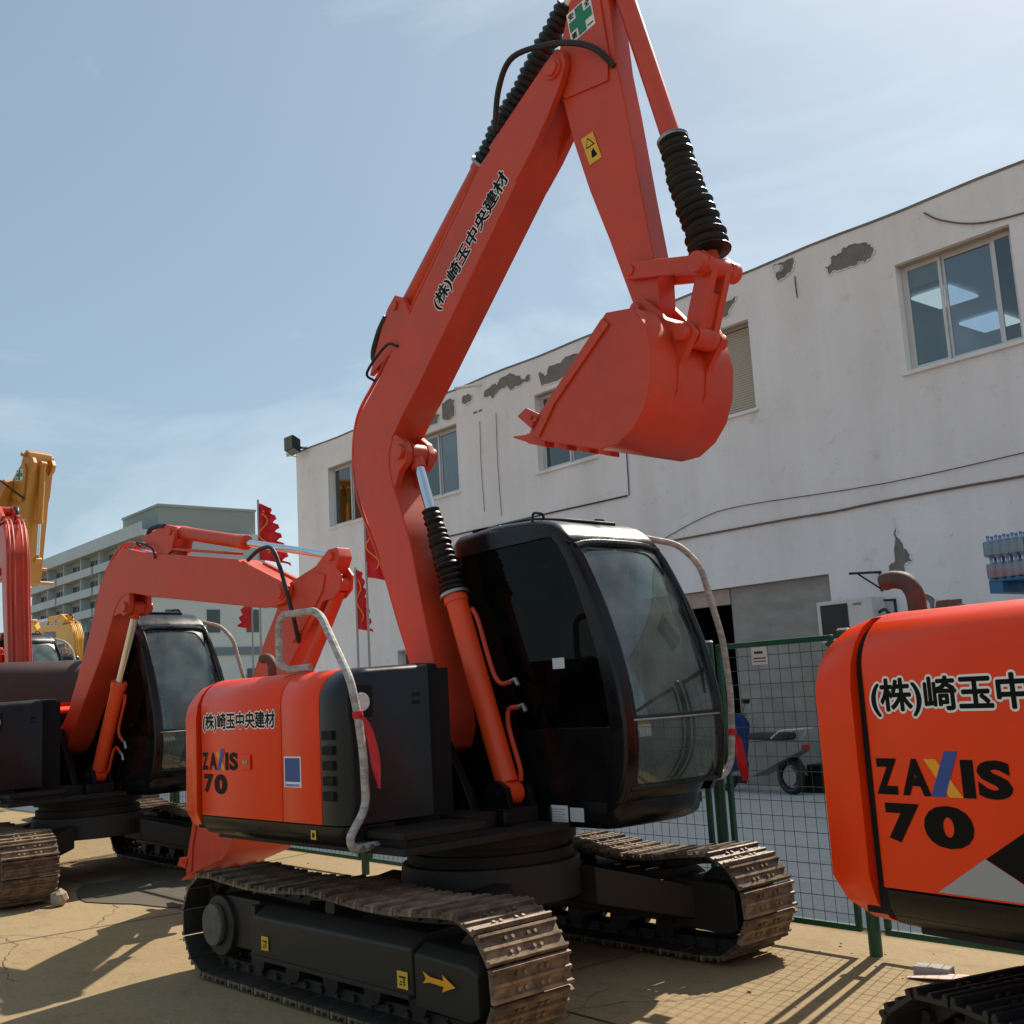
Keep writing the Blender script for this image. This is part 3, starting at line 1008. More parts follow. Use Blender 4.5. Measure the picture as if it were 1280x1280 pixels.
    # ---------------- cylinders
    def cylinder(nm, base, rod, r, split, yy=0.0, boot=None, rr=None, gland=True):
        A, B = Vector((base[0], yy, base[1])), Vector((rod[0], yy, rod[1]))
        d = (B - A)
        L = d.length
        u = d.normalized()
        S = A + u * (L * split)
        mb = MB()
        cyl(mb, A + u * (r * 0.8), S, r, 22)
        if gland: cyl(mb, S - u * 0.06, S + u * 0.008, r * 1.12, 22)
        hp = Vector((0, 1, 0))
        cyl(mb, A - hp * 0.055, A + hp * 0.055, r * 1.0, 18)
        o = mb.build(nm, 'orange_cylinder' if arm_paint == 'orange_arm' and nm == 'boom_cylinder' else arm_paint, root, bevel=0.006)
        mb = MB()
        cyl(mb, S, B, rr or r * 0.56, 18)
        mb.build("cylinder_rod", "chrome", o)
        mb = MB()
        cyl(mb, B - hp * 0.056, B + hp * 0.056, r * 0.95, 18)
        cyl(mb, B - u * r * 1.6, B, r * 0.72, 14)
        mb.build("rod_eye", arm_paint, o, bevel=0.004)
        if boot:
            t0, t1, r0, r1, nb = boot
            n_ = nb * 4
            path, rad = [], []
            side = u.cross(hp)
            for k in range(n_ + 1):
                t = k / n_
                w = t0 + (t1 - t0) * t
                sagv = side * (0.005 * sin(k * 0.11 + nb)) + hp * (0.004 * sin(k * 0.17))
                jit = 1 + 0.035 * sin(k * 0.83 + nb) + 0.035 * sin(k * 0.37)
                path.append(A + u * (L * w) + sagv)
                ph = (k % 4)
                rad.append((r0 + (r1 - r0) * t) * ((1.0 if ph == 0 else 0.93 if ph in (1, 3) else 0.80)) * jit)
            mb = MB()
            mb.tube(path, rad, 20)
            bt = mb.build("bellows_boot", "bellows", o, smooth=32)
            mb = MB()
            q = A + u * (L * t0) + u * 0.012
            cyl(mb, q - u * 0.012, q + u * 0.006, r0 * 1.03, 20)
            mb.build("boot_clamp", "steel", bt)
        return o, A, B, u, L
    o, A, B, u, L = cylinder("boom_cylinder", (0.19, 0.955), Tb((-0.535, 3.025)), 0.066, 0.555, boot=(0.548, 0.815, 0.088, 0.056, 15) if bellows else None, rr=0.035)
    # feed pipes of the boom cylinder
    f = u.cross(Vector((0, 1, 0)))
    if f.x < 0: f = -f
    for t0, t1, tw in ((0.50, 0.30, 0.27), (0.02, 0.17, 0.20)):
        mb = MB()
        P = lambda t, k, y=0.05: A + u * (L * t) + f * k + Vector((0, y, 0))
        mb.tube(smooth_path([P(t0, 0.06), P(t0 * 0.8 + t1 * 0.2, 0.082), P(t0 * 0.3 + t1 * 0.7, 0.082), P(t1, 0.09), P(tw, 0.13), P(tw - 0.008, 0.21)], 4), 0.014, 8)
        mb.build("feed_pipe", arm_paint, o)
        mb = MB()
        q = P(tw - 0.008, 0.21)
        mb.tube([q, q + f * 0.035, q + f * 0.06 - Vector((0, 0, 0.045))], 0.013, 8)
        mb.build("pipe_elbow", "steel", o)
    cylinder("arm_cylinder", Tb((-0.55, 3.99)), Ta((1.22, 5.44)), 0.058, 0.46, boot=(0.455, 0.90, 0.078, 0.066, 24) if bellows else None, rr=0.03)
    cylinder("bucket_cylinder", Ta((1.405, 5.33)), J, 0.052, 0.62, boot=(0.60, 0.955, 0.078, 0.105, 15) if bellows else None, rr=0.028)
    # hoses at the boom knee and boom tip
    def hose(pts, r, T, nm="hose", m="rubber"):
        mb = MB()
        mb.tube(smooth_path([T(p) for p in pts], 5), r, 8)
        return mb.build(nm, m, boom)
    hose([(-0.75, -0.06, 3.60), (-0.83, -0.08, 3.72), (-0.75, -0.09, 3.86), (-0.66, -0.09, 3.95)], 0.022, TB)
    hose([(-0.80, -0.10, 3.55), (-0.80, -0.16, 3.60), (-0.60, -0.145, 3.73), (-0.50, -0.13, 3.70)], 0.009, TB)
    p_arm = TA((1.41, -0.07, 4.72))
    hose([TB((0.52, -0.13, 4.72)), TB((0.60, -0.16, 4.92)), TB((0.72, -0.17, 5.05)), TB((0.92, -0.17, 5.03)), TA((1.17, -0.16, 4.94)), TA((1.33, -0.13, 4.84)), p_arm], 0.017, lambda p: p)
    if kit: cab(root)
    # grab rails wrapped in tape
    mb = MB()
    rp = rpath([(0.262, -0.95, 0.80), (0.268, -1.10, 0.795), (0.275, -1.125, 0.85), (0.275, -1.02, 0.99), (0.275, -1.027, 1.25), (0.275, -1.052, 1.447), (0.255, -1.075, 1.61), (-0.075, -1.02, 1.95), (-0.14, -1.02, 1.99), (-0.50, -1.0, 2.0), (-0.548, -1.0, 1.95), (-0.548, -1.0, 1.73), (-0.50, -0.98, 1.695), (-0.34, -0.93, 1.70)], 0.06)
    mb.tube(rp, 0.021, 10)
    gr = mb.build("grab_rail", "tape", root)
    if main:
        mb = MB()
        for k in range(3): cyl(mb, (0.285, -1.06 + 0.05 * k, 0.80), (0.30, -1.06 + 0.05 * k, 0.80), 0.014, 6)
        mb.box(0.20, 0.262, -1.07, -0.93, 0.782, 0.818)
        mb.build("rail_bolts", "steel", gr)
    # ---------------- print
    Yp = -1.1006
    ux, uz = (1, 0, 0), (0, 0, 1)
    if decals:
        s = decals
        name_txt = "(株)崎玉中央建材"
        print_bold("name_outline", name_txt, "white_print", root, (-1.268, Yp, 1.377), ux, uz, 0.826, 0.102, 0.0095, 12, 0.0003)
        print_bold("name_lettering", name_txt, "ink", root, (-1.268, Yp, 1.377), ux, uz, 0.826, 0.102, 0.0030, 8, 0.0012)
        zx, zz, zw, zh = -1.284, 1.158, 0.43, 0.10
        for ch, a0, a1 in (("Z", 0.0, 0.18), ("A", 0.205, 0.425), ("I", 0.655, 0.745), ("S", 0.765, 1.0)):
            print_text("model_lettering", ch, "ink", root, (zx + zw * a0, Yp, zz), ux, uz, zw * (a1 - a0), zh, off=0.05, lift=0.0006)
        print_poly("model_letter_stroke", [[(zw * 0.39, zh), (zw * 0.48, zh), (zw * 0.655, 0), (zw * 0.555, 0)]], "amber_print", root, (zx, Yp, zz), ux, uz, 0.0006)
        print_poly("model_letter_stroke", [[(zw * 0.42, 0), (zw * 0.525, 0), (zw * 0.645, zh * 1.22), (zw * 0.55, zh * 1.22)]], "blue_print", root, (zx, Yp, zz), ux, uz, 0.0009)
        print_text("model_number", "7", "ink", root, (-1.262, Yp, 1.028), ux, uz, 0.115, 0.107, off=0.06, lift=0.0006)
        print_text("model_number", "0", "ink", root, (-1.137, Yp, 1.022), ux, uz, 0.155, 0.113, off=0.06, lift=0.0006)
    if decals == "main":
        print_poly("hire_sticker", [[(0, 0), (0.168, 0), (0.168, 0.158), (0, 0.158)]], "white_print", root, (-0.356, Yp, 1.079), ux, uz, 0.0004)
        print_poly("sticker_board", [[(0.008, 0.028), (0.158, 0.028), (0.158, 0.150), (0.008, 0.150)]], "blue_print", root, (-0.356, Yp, 1.079), ux, uz, 0.0008)
        print_text("sticker_lettering", "kanamoto", "blue_print", root, (-0.345, Yp, 1.083), ux, uz, 0.14, 0.018, off=0.03, lift=0.00095)
        print_poly("caution_sticker", [[(0, 0), (0.048, 0), (0.048, 0.046), (0, 0.046)]], "yellow_print", root, (-0.11, -1.092, 0.824), ux, uz, 0.008)
        print_poly("caution_mark", [[(0.012, 0.012), (0.03, 0.008), (0.036, 0.024), (0.022, 0.038), (0.014, 0.03)]], "ink", root, (-0.11, -1.092, 0.824), ux, uz, 0.0095)
        mb = MB()                                                    # door lock plate
        mb.box(-0.80, -0.70, -1.1125, -1.104, 1.165, 1.245)
        dl = mb.build("door_latch", hood, root, bevel=0.003)
        mb = MB()
        cyl(mb, (-0.765, -1.116, 1.205), (-0.765, -1.110, 1.205), 0.012, 12)
        cyl(mb, (-0.735, -1.116, 1.205), (-0.735, -1.110, 1.205), 0.012, 12)
        mb.build("lock", "steel", dl)
        # track frame stickers and arrow
        Yt = -1.1425
        for x, z, w, h in ((-0.552, 0.243, 0.072, 0.07), (0.655, 0.228, 0.08, 0.075)):
            print_poly("caution_sticker", [[(0, 0), (w, 0), (w, h), (0, h)]], "yellow_print", root, (x, Yt, z), ux, uz, 0.004)
            print_poly("caution_mark", [[(w * .2, h * .62), (w * .8, h * .62), (w * .8, h * .72), (w * .2, h * .72)], [(w * .62, h * .2), (w * .72, h * .2), (w * .72, h * .62), (w * .62, h * .62)], [(w * .22, h * .2), (w * .5, h * .2), (w * .5, h * .28), (w * .22, h * .28)], [(w * .3, h * .36), (w * .5, h * .36), (w * .5, h * .44), (w * .3, h * .44)]], "ink", root, (x, Yt, z), ux, uz, 0.0055)
        print_poly("direction_arrow", [[(0, 0.012), (0.05, 0.024), (0.145, 0.024), (0.135, 0.0), (0.225, 0.036), (0.135, 0.072), (0.145, 0.048), (0.05, 0.048), (0.0, 0.062), (0.022, 0.036)]], "amber_print", root, (0.845, Yt, 0.262), (1, 0, -0.05), (0.05, 0, 1), 0.004)
    if decals == "stripe":
        print_poly("grey_stripe", [[(0, 0), (0.345, 0.0), (0.155, 0.10)]], "silver_print", root, (-1.115, Yp, 0.905), ux, uz, 0.0004)
        print_poly("dark_stripe", [[(0.158, 0.10), (0.348, 0.001), (0.70, 0.25), (0.42, 0.265)]], "ink", root, (-1.115, Yp, 0.905), ux, uz, 0.0008)
    if boom_text:
        bl = Vector((-0.065, 0, 3.795)); br = Vector((0.63, 0, 4.385))
        d = (br - bl).normalized()
        up = Vector((-d.z, 0, d.x))
        off = lambda v: Vector(TB((v.x, -W - 0.001, v.z)))
        o_ = off(bl); ux_ = off(bl + d) - o_; uz_ = off(bl + up) - o_
        print_bold("name_outline", "(株)崎玉中央建材", "white_print", boom, o_, ux_, uz_, 0.90, 0.125, 0.0095, 12, 0.0005)
        print_bold("name_lettering", "(株)崎玉中央建材", "ink", boom, o_, ux_, uz_, 0.90, 0.125, 0.0035, 8, 0.0016)
    if cross:
        def P(x, z): return Vector(TA((x, -0.0785, z)))
        o_ = P(1.125, 4.985); ux_ = P(1.305, 5.015) - o_; uz_ = P(1.10, 5.165) - o_
        w = 0.185
        sq = lambda x0, x1, y0, y1: [(x0 * w, y0 * w), (x1 * w, y0 * w), (x1 * w, y1 * w), (x0 * w, y1 * w)]
        cs = print_poly("safety_sticker", [sq(0, 1, 0, 1)], "white_print", arm, o_, ux_, uz_, 0.001)
        print_poly("green_cross", [sq(.34, .66, .04, .34), sq(.34, .66, .34, .66), sq(.34, .66, .66, .96), sq(.04, .34, .34, .66), sq(.66, .96, .34, .66)], "green_print", cs, o_, ux_, uz_, 0.003)
        uxn, uzn = ux_.normalized(), uz_.normalized()
        for chx, (a, b) in zip("安全第一", ((.06, .72), (.72, .72), (.06, .06), (.72, .10))):
            print_text("sticker_lettering", chx, "ink", cs, o_ + uxn * w * a + uzn * w * b, ux_, uz_, w * .22, w * (.22 if chx != "一" else 0.04), off=0.02, lift=0.003)
        if main:
            o_ = P(1.185, 4.255); ux_ = P(1.275, 4.265) - o_; uz_ = P(1.135, 4.42) - o_
            o_ = o_ + Vector((0, 0.0115, 0))
            print_poly("caution_sticker", [[(0, 0), (0.09, 0), (0.09, 0.175), (0, 0.175)]], "yellow_print", arm, o_, ux_, uz_, 0.003)
            print_poly("caution_mark", [[(0.012, 0.10), (0.078, 0.10), (0.045, 0.16)], [(0.03, 0.03), (0.07, 0.03), (0.06, 0.08), (0.04, 0.07)]], "ink", arm, o_, ux_, uz_, 0.0045)
            print_poly("caution_mark", [[(0.021, 0.105), (0.069, 0.105), (0.045, 0.148)]], "yellow_print", arm, o_, ux_, uz_, 0.006)
    return root, TB, TA

# ---------------- cab
def cab(root):
    y0, y1 = 0.162, 1.02
    # side profile of the front edge: z -> x
    Zs = [0.79, 0.90, 0.97, 1.04, 1.15, 1.30, 1.50, 1.70, 1.90, 2.10, 2.22, 2.31, 2.37, 2.42, 2.45]
    XO = [0.74, 0.855, 0.90, 0.925, 0.945, 0.950, 0.925, 0.875, 0.805, 0.715, 0.655, 0.595, 0.54, 0.465, 0.38]
    XI = [0.60, 0.72, 0.79, 0.815, 0.825, 0.828, 0.805, 0.765, 0.705, 0.63, 0.575, 0.52, 0.46, 0.39, 0.30]
    # floor pan with the rounded nose carries the rest of the cab
    mb = MB()
    def plan(d, z):
        return [(-0.50, y0 + d * 0.5, z), (0.76 - d, y0 + d * 0.5, z), (0.825 - d, y0 + 0.03 + d * 0.3, z), (0.86 - d, y0 + 0.12, z), (0.885 - d, y0 + 0.36, z), (0.875 - d, y0 + 0.58, z), (0.82 - d, y0 + 0.72, z), (0.72 - d, y0 + 0.81 - d, z), (0.55, y1 - d, z), (-0.50, y1 - d, z)]
    mb.loft([plan(0.13, 0.755), plan(0.06, 0.772), plan(0.02, 0.80), plan(0.0, 0.85), plan(0.0, 0.902)])
    o = mb.build("cab_floor", "black", root, smooth=50)
    # front pillars: right (visible) and left
    for ys, s, w in ((y0, 1, 0.055), (y1, -1, 0.075)):
        rings = []
        for z, xo, xi in zip(Zs, XO, XI):
            if z < 0.9: continue
            tap = 0.0 if s > 0 else -0.06 * max(0, (z - 1.6) / 0.85) ** 1.5
            y = ys + tap
            xq = xo if s > 0 else xo - 0.03
            rings.append([(xi, y, z), (xq - 0.03, y, z), (xq - 0.008, y + s * 0.010, z), (xq + 0.012, y + s * w, z), (xq - 0.05, y + s * w, z), (xi, y + s * 0.05, z)])
        b_ = MB(); b_.loft(rings)
        b_.build("front_pillar", "black", o, bevel=0.010, smooth=45)
    for ys, s in ((y0, 1), (y1, -1)):
        rings = []
        for z, x in ((0.82, -0.50), (1.3, -0.50), (2.0, -0.47), (2.36, -0.42)):
            rings.append([(x, ys, z), (x + 0.09, ys, z), (x + 0.09, ys + s * 0.06, z), (x, ys + s * 0.06, z)])
        b_ = MB(); b_.loft(rings)
        b_.build("rear_pillar", "black", o, bevel=0.010, smooth=45)
    mb = MB()                                           # lower side panels and rear lower panel
    mb.loft([[(-0.50, y0 + 0.003, 0.795), (0.73, y0 + 0.003, 0.795), (0.845, y0 + 0.003, 0.90), (0.865, y0 + 0.003, 1.0), (0.83, y0 + 0.003, 1.295), (-0.50, y0 + 0.003, 1.295)],
             [(-0.50, y0 + 0.04, 0.795), (0.73, y0 + 0.04, 0.795), (0.845, y0 + 0.04, 0.90), (0.865, y0 + 0.04, 1.0), (0.83, y0 + 0.04, 1.295), (-0.50, y0 + 0.04, 1.295)]])
    mb.build("cab_side_panel", "black", o, bevel=0.006)
    mb = MB()
    mb.box(-0.495, 0.72, y1 - 0.04, y1 - 0.003, 0.82, 1.12)
    mb.build("cab_side_panel", "black", o, bevel=0.006)
    mb = MB()
    mb.box(-0.495, -0.46, y0 + 0.05, y1 - 0.05, 0.82, 1.30)
    mb.build("cab_rear_panel", "black", o, bevel=0.006)
    mb = MB()                                           # front apron under the windscreen
    rows = []
    for z, xs in ((0.905, -0.02), (0.945, 0.01), (0.985, 0.022)):
        r = []
        for k in range(13):
            t = k / 12
            y = y0 + 0.03 + (y1 - y0 - 0.07) * t
            x = 0.875 + xs + 0.03 * (1 - (2 * t - 0.9) ** 2) - (0.12 * max(0, t - 0.72) / 0.28 * max(0, t - 0.72) / 0.28)
            r.append((x, y, z))
        rows.append(r)
    mb.loft([r + [(p[0] - 0.05, p[1], p[2]) for p in reversed(r)] for r in rows])
    mb.build("front_apron", "black", o, smooth=50)
    # roof: crowned shell rolling down into the windscreen header
    mb = MB()
    rr = []
    for x, zt, zb, ya, yb in ((-0.46, 2.40, 2.34, 0.20, 0.95), (-0.44, 2.455, 2.34, y0 + 0.02, y1 - 0.04), (-0.36, 2.49, 2.345, y0 - 0.004, y1 - 0.02), (0.0, 2.505, 2.355, y0 - 0.008, y1 - 0.015), (0.28, 2.492, 2.36, y0 - 0.008, y1 - 0.03),
                              (0.40, 2.472, 2.365, y0 - 0.006, y1 - 0.05), (0.47, 2.448, 2.36, y0 - 0.002, y1 - 0.07), (0.53, 2.412, 2.34, y0 + 0.006, y1 - 0.085), (0.575, 2.37, 2.325, y0 + 0.014, y1 - 0.095), (0.602, 2.335, 2.31, y0 + 0.024, y1 - 0.105)):
        c = min(0.055, (zt - zb) * 0.5)
        ring = [(x, ya, zb)]
        for k in range(5):
            a = pi - pi / 2 * k / 4
            ring.append((x, ya + c * 1.6 + c * 1.6 * cos(a), zt - c + c * sin(a)))
        for k in range(5):
            a = pi / 2 - pi / 2 * k / 4
            ring.append((x, yb - c * 1.6 + c * 1.6 * cos(a), zt - c + c * sin(a)))
        ring.append((x, yb, zb))
        rr.append(ring)
    mb.loft(rr)
    roof = mb.build("cab_roof", "black", root, smooth=60)
    for x, y in ((0.30, 0.24), (0.26, 0.80)):
        mb = MB()
        mb.tube(rpath([(x, y - 0.05, 2.475), (x, y - 0.04, 2.53), (x, y + 0.04, 2.53), (x, y + 0.05, 2.475)], 0.02, 4), 0.008, 8)
        mb.build("roof_handle", "black", roof)
    mb = MB()
    mb.tube(rpath([(-0.3, 0.25, 2.508), (0.22, 0.25, 2.505), (0.40, 0.36, 2.48), (0.40, 0.78, 2.48)], 0.08, 5), 0.012, 8)
    mb.build("roof_gutter", "black", roof)
    # windscreen: upper and lower pane following the front curve
    def xfront(z):
        for i in range(len(Zs) - 1):
            if Zs[i] <= z <= Zs[i + 1]:
                t = (z - Zs[i]) / (Zs[i + 1] - Zs[i])
                return XO[i] * (1 - t) + XO[i + 1] * t
        return XO[-1]
    def pane(z0, z1, nm, m, rows=10, cols=12, inset=0.0):
        mb = MB()
        b = 0
        for i in range(rows + 1):
            z = z0 + (z1 - z0) * i / rows
            tap = 0.06 * max(0, (z - 1.6) / 0.85) ** 1.5
            ya, yb = y0 + 0.05, y1 - 0.06 - tap
            for j in range(cols + 1):
                t = j / cols
                mb.v.append((xfront(z) - 0.004 + 0.028 * (1 - (2 * t - 1) ** 2) - inset, ya + (yb - ya) * t, z))
        for i in range(rows):
            for j in range(cols):
                a = i * (cols + 1) + j
                mb.f.append((a, a + 1, a + cols + 2, a + cols + 1))
        return mb.build(nm, m, o, smooth=60)
    pane(1.345, 2.335, "windscreen", "glass_cab")
    pane(0.965, 1.318, "lower_windscreen", "glass_cab", rows=5)
    def edge(z, t, dx=0.0):
        tap = 0.06 * max(0, (z - 1.6) / 0.85) ** 1.5
        ya, yb = y0 + 0.05, y1 - 0.06 - tap
        return (xfront(z) + 0.028 * (1 - (2 * t - 1) ** 2) + dx, ya + (yb - ya) * t, z)
    mb = MB()                                           # frame round the panes
    zz = [0.975 + (2.32 - 0.975) * k / 14 for k in range(15)]
    mb.tube([edge(z, 0.02) for z in zz], 0.017, 8)
    mb.tube([edge(z, 0.975) for z in zz], 0.026, 8)
    mb.tube([edge(2.32 - 0.03 * (2 * k / 10 - 1) ** 4, k / 10) for k in range(11)], 0.024, 8)
    mb.tube([edge(0.972, k / 10) for k in range(11)], 0.016, 8)
    mb.tube([edge(1.335, k / 10) for k in range(11)], 0.013, 8)
    fo = mb.build("windscreen_frame", "black", o)
    mb = MB()                                           # black painted surround with rounded inner corners
    ti, to_, zi0, zi1, rt, rz = 0.035, 0.875, 0.985, 2.275, 0.13, 0.13
    inner, outer = [], []
    for (ct, cz, a0) in ((to_ - rt, zi1 - rz, 0), (ti + rt * 0.7, zi1 - rz * 0.7, 1), (ti + rt * 0.5, zi0 + rz * 0.5, 2), (to_ - rt * 0.5, zi0 + rz * 0.5, 3)):
        kk = (1.0, 0.7, 0.5, 0.5)[a0]
        for k in range(8):
            a = pi / 2 * (a0 + k / 7)
            inner.append((ct + rt * kk * cos(a), cz + rz * kk * sin(a)))
    def outp(t, z):
        c = (0.46, 1.63)
        d = (t - c[0], z - c[1])
        m = max(abs(d[0]) / (0.985 - 0.46 if d[0] > 0 else 0.46 - 0.008), abs(d[1]) / (2.33 - 1.63 if d[1] > 0 else 1.63 - 0.966))
        return (c[0] + d[0] / m, c[1] + d[1] / m)
    N_ = len(inner)
    for k in range(N_):
        t, z = inner[k]
        o2 = outp(t, z)
        for w in (0.0, 0.5, 1.0):
            mb.v.append(edge(z + (o2[1] - z) * w, t + (o2[0] - t) * w, 0.004))
    for k in range(N_):
        q = (k + 1) % N_
        for w in range(2): mb.f.append((k * 3 + w, q * 3 + w, q * 3 + w + 1, k * 3 + w + 1))
    mb.build("windscreen_surround", "black", fo, smooth=60)
    mb = MB()
    mb.tube([Vector(edge(1.325, k / 10, 0.012)) for k in range(11)], 0.006, 6)
    mb.build("split_trim", "steel", fo)
    mb = MB()                                           # wiper parked on the left edge
    mb.tube([Vector(edge(2.05, 0.95, 0.02)), Vector(edge(1.75, 0.93, 0.03)), Vector(edge(1.45, 0.91, 0.03))], 0.009, 6)
    mb.tube([Vector(edge(1.95, 0.90, 0.016)), Vector(edge(1.50, 0.885, 0.016))], 0.006, 6)
    mb.build("wiper", "black", fo)
    mb = MB()                                           # small white grip inside at the right edge
    mb.tube(smooth_path([edge(1.62, 0.06, -0.03), edge(1.55, 0.085, -0.03), edge(1.42, 0.095, -0.03), edge(1.36, 0.08, -0.03)], 4), 0.012, 8)
    mb.build("inner_grip", "tape", o)
    # side, rear and door glass
    def flat(nm, m, pts):
        mb = MB()
        mb.v = list(pts)
        mb.f = [tuple(range(len(pts)))]
        return mb.build(nm, m, o, smooth=0)
    prof = [(0.828, 1.30), (0.805, 1.50), (0.765, 1.70), (0.705, 1.90), (0.63, 2.10), (0.575, 2.22), (0.52, 2.31), (0.45, 2.36)]
    yg = y0 + 0.012
    flat("side_window", "glass_dark", [(-0.42, yg, 1.30)] + [(x, yg, z) for x, z in prof] + [(-0.38, yg, 2.36)])
    yg = y1 - 0.015
    flat("door_window", "glass_cab", [(-0.42, yg, 1.12), (0.80, yg, 1.12)] + [(x - 0.02, yg, z) for x, z in prof] + [(-0.38, yg, 2.36)])
    flat("rear_window", "glass_dark", [(-0.46, y0 + 0.06, 1.31), (-0.46, y1 - 0.06, 1.31), (-0.42, y1 - 0.06, 2.36), (-0.42, y0 + 0.06, 2.36)])
    # interior: seat, consoles, levers
    mb = MB()
    mb.box(-0.15, 0.35, 0.36, 0.84, 1.12, 1.26)
    mb.loft([[(-0.22, 0.37, 1.24), (-0.10, 0.37, 1.24), (-0.10, 0.83, 1.24), (-0.22, 0.83, 1.24)], [(-0.34, 0.41, 1.85), (-0.24, 0.41, 1.85), (-0.24, 0.79, 1.85), (-0.34, 0.79, 1.85)]])
    mb.box(-0.1, 0.28, 0.40, 0.80, 0.86, 1.12)
    seat = mb.build("operator_seat", "seat", o, bevel=0.035, seg=3)
    mb = MB()
    mb.box(-0.12, 0.38, 0.22, 0.33, 0.86, 1.36)
    mb.box(-0.12, 0.38, 0.87, 0.97, 0.86, 1.36)
    mb.build("console", "charcoal", o, bevel=0.02)
    mb = MB()
    for y in (0.275, 0.92):
        mb.tube([(0.34, y, 1.34), (0.36, y, 1.50)], 0.012, 8)
        mb.tube([(0.36, y, 1.50), (0.37, y, 1.60)], 0.024, 10)
    for y in (0.52, 0.64):
        mb.tube([(0.62, y, 0.90), (0.60, y, 1.22), (0.55, y, 1.40)], 0.010, 8)
    mb.build("levers", "black", o)
    mb = MB()                                           # dusty floor mat
    mb.box(0.30, 0.84, 0.25, 0.90, 0.896, 0.905)
    mb.build("floor_mat", "seat_cover", o)
    # grab rail left of the windscreen
    mb = MB()
    mb.tube(rpath([(0.50, 0.93, 2.39), (0.66, 1.06, 2.335), (0.74, 1.15, 2.20), (0.77, 1.27, 1.75), (0.77, 1.30, 1.43), (0.77, 1.28, 1.18), (0.77, 1.255, 1.03), (0.77, 1.18, 0.955), (0.77, 1.03, 0.95)], 0.07), 0.020, 10)
    mb.build("cab_rail", "tape", root)
# ================================================================== the setting
gm = MB()
gm.v = [(-700, -500, 0), (500, -500, 0), (500, 700, 0), (-700, 700, 0)]
gm.f = [(0, 1, 2, 3)]
tag(gm.build("ground", "concrete", smooth=0), kind="structure")
gm = MB()
gm.v = [(-60, 6.02, 0.004), (30, 6.02, 0.004), (30, 40, 0.004), (-60, 40, 0.004)]
gm.f = [(0, 1, 2, 3)]
tag(gm.build("road", "road_concrete", smooth=0), kind="structure")
mat("joint", (0.10, 0.08, 0.06), 0.95, var=0.5, vscale=9)
jt = MB()
def strip(x0, y0, x1, y1, w):
    d = Vector((x1 - x0, y1 - y0, 0)).normalized()
    n = Vector((-d.y, d.x, 0)) * w / 2
    b = len(jt.v)
    N = 24
    for k in range(N + 1):
        p = Vector((x0, y0, 0.004)).lerp(Vector((x1, y1, 0.004)), k / N)
        k2 = 0.6 + 0.8 * random.random()
        jt.v += [tuple(p + n * k2), tuple(p - n * k2)]
    for k in range(N): jt.f.append((b + 2 * k, b + 2 * k + 1, b + 2 * k + 3, b + 2 * k + 2))
for yy in (1.35, 3.72): strip(-22, yy, 3, yy, 0.012)
for xx in (-16.5, -12.6, -8.62, -4.9, -1.2): strip(xx, -3, xx + 0.1, 5.3, 0.012)
rc = random.Random(21)
def crack(x, y, ang, n, step, w):
    for k in range(n):
        a = ang + rc.uniform(-0.5, 0.5)
        x2, y2 = x + step * cos(a), y + step * sin(a)
        d = Vector((x2 - x, y2 - y, 0)).normalized()
        nn = Vector((-d.y, d.x, 0)) * w * rc.uniform(0.25, 0.8)
        b = len(jt.v)
        jt.v += [(x + nn.x, y + nn.y, 0.0042), (x - nn.x, y - nn.y, 0.0042), (x2 - nn.x * 0.6, y2 - nn.y * 0.6, 0.0042), (x2 + nn.x * 0.6, y2 + nn.y * 0.6, 0.0042)]
        jt.f.append((b, b + 1, b + 2, b + 3))
        x, y = x2, y2
crack(-8.6, 3.0, 2.6, 26, 0.09, 0.006)
crack(-7.3, 2.1, 2.9, 22, 0.08, 0.005)
crack(-3.6, 4.75, -2.2, 24, 0.08, 0.005)
crack(-4.4, 4.2, -1.0, 16, 0.08, 0.004)
crack(-9.2, 2.2, 0.5, 18, 0.1, 0.005)
tag(jt.build("slab_joints", "joint", smooth=0), kind="structure")

mat("ground_shade", (0.030, 0.028, 0.024), 0.55, col2=(0.10, 0.085, 0.06), vscale=2.5, lo=0.66, hi=0.5)  # shade by the second excavator, painted as a dark patch on the ground
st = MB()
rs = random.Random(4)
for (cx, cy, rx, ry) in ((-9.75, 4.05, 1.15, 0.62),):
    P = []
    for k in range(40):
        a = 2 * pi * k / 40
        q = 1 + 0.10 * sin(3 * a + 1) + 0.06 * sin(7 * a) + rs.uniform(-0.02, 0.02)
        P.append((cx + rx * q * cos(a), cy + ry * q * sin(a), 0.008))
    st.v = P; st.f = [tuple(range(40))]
tag(st.build("ground_shade_patch", "ground_shade", smooth=0), kind="structure")

# ------------------------------------------------------------------ white two-storey building
YB = 13.1
X0, X1, ZT = -23.62, 6.0, 7.47
bld = empty("white_building", (-9, YB, 0))
tag(bld, "white two-storey building with peeling plaster and sliding windows behind the green fence", "building")
def bl(mb, name, m, parent=None, **k):
    mb.v = [(p[0] + 9, p[1] - YB, p[2]) for p in mb.v]
    return mb.build(name, m, parent or bld, **k)
openings = [(-22.16, -20.55, 5.44, 6.83, 2), (-18.75, -17.22, 5.44, 6.79, 2), (-14.86, -13.36, 5.36, 6.78, 2), (-11.52, -9.99, 5.40, 6.76, 0), (-7.55, -6.0, 5.31, 6.765, 3),
            (-4.2, -2.7, 5.33, 6.76, 2), (-0.9, 0.6, 5.33, 6.76, 2), (-12.9, -9.04, 0.0, 2.86, -1), (-19.6, -17.2, 1.05, 2.5, 2)]
xs = sorted({X0, X1} | {o[0] for o in openings} | {o[1] for o in openings})
zs = sorted({0.0, ZT} | {o[2] for o in openings} | {o[3] for o in openings})
mb = MB()
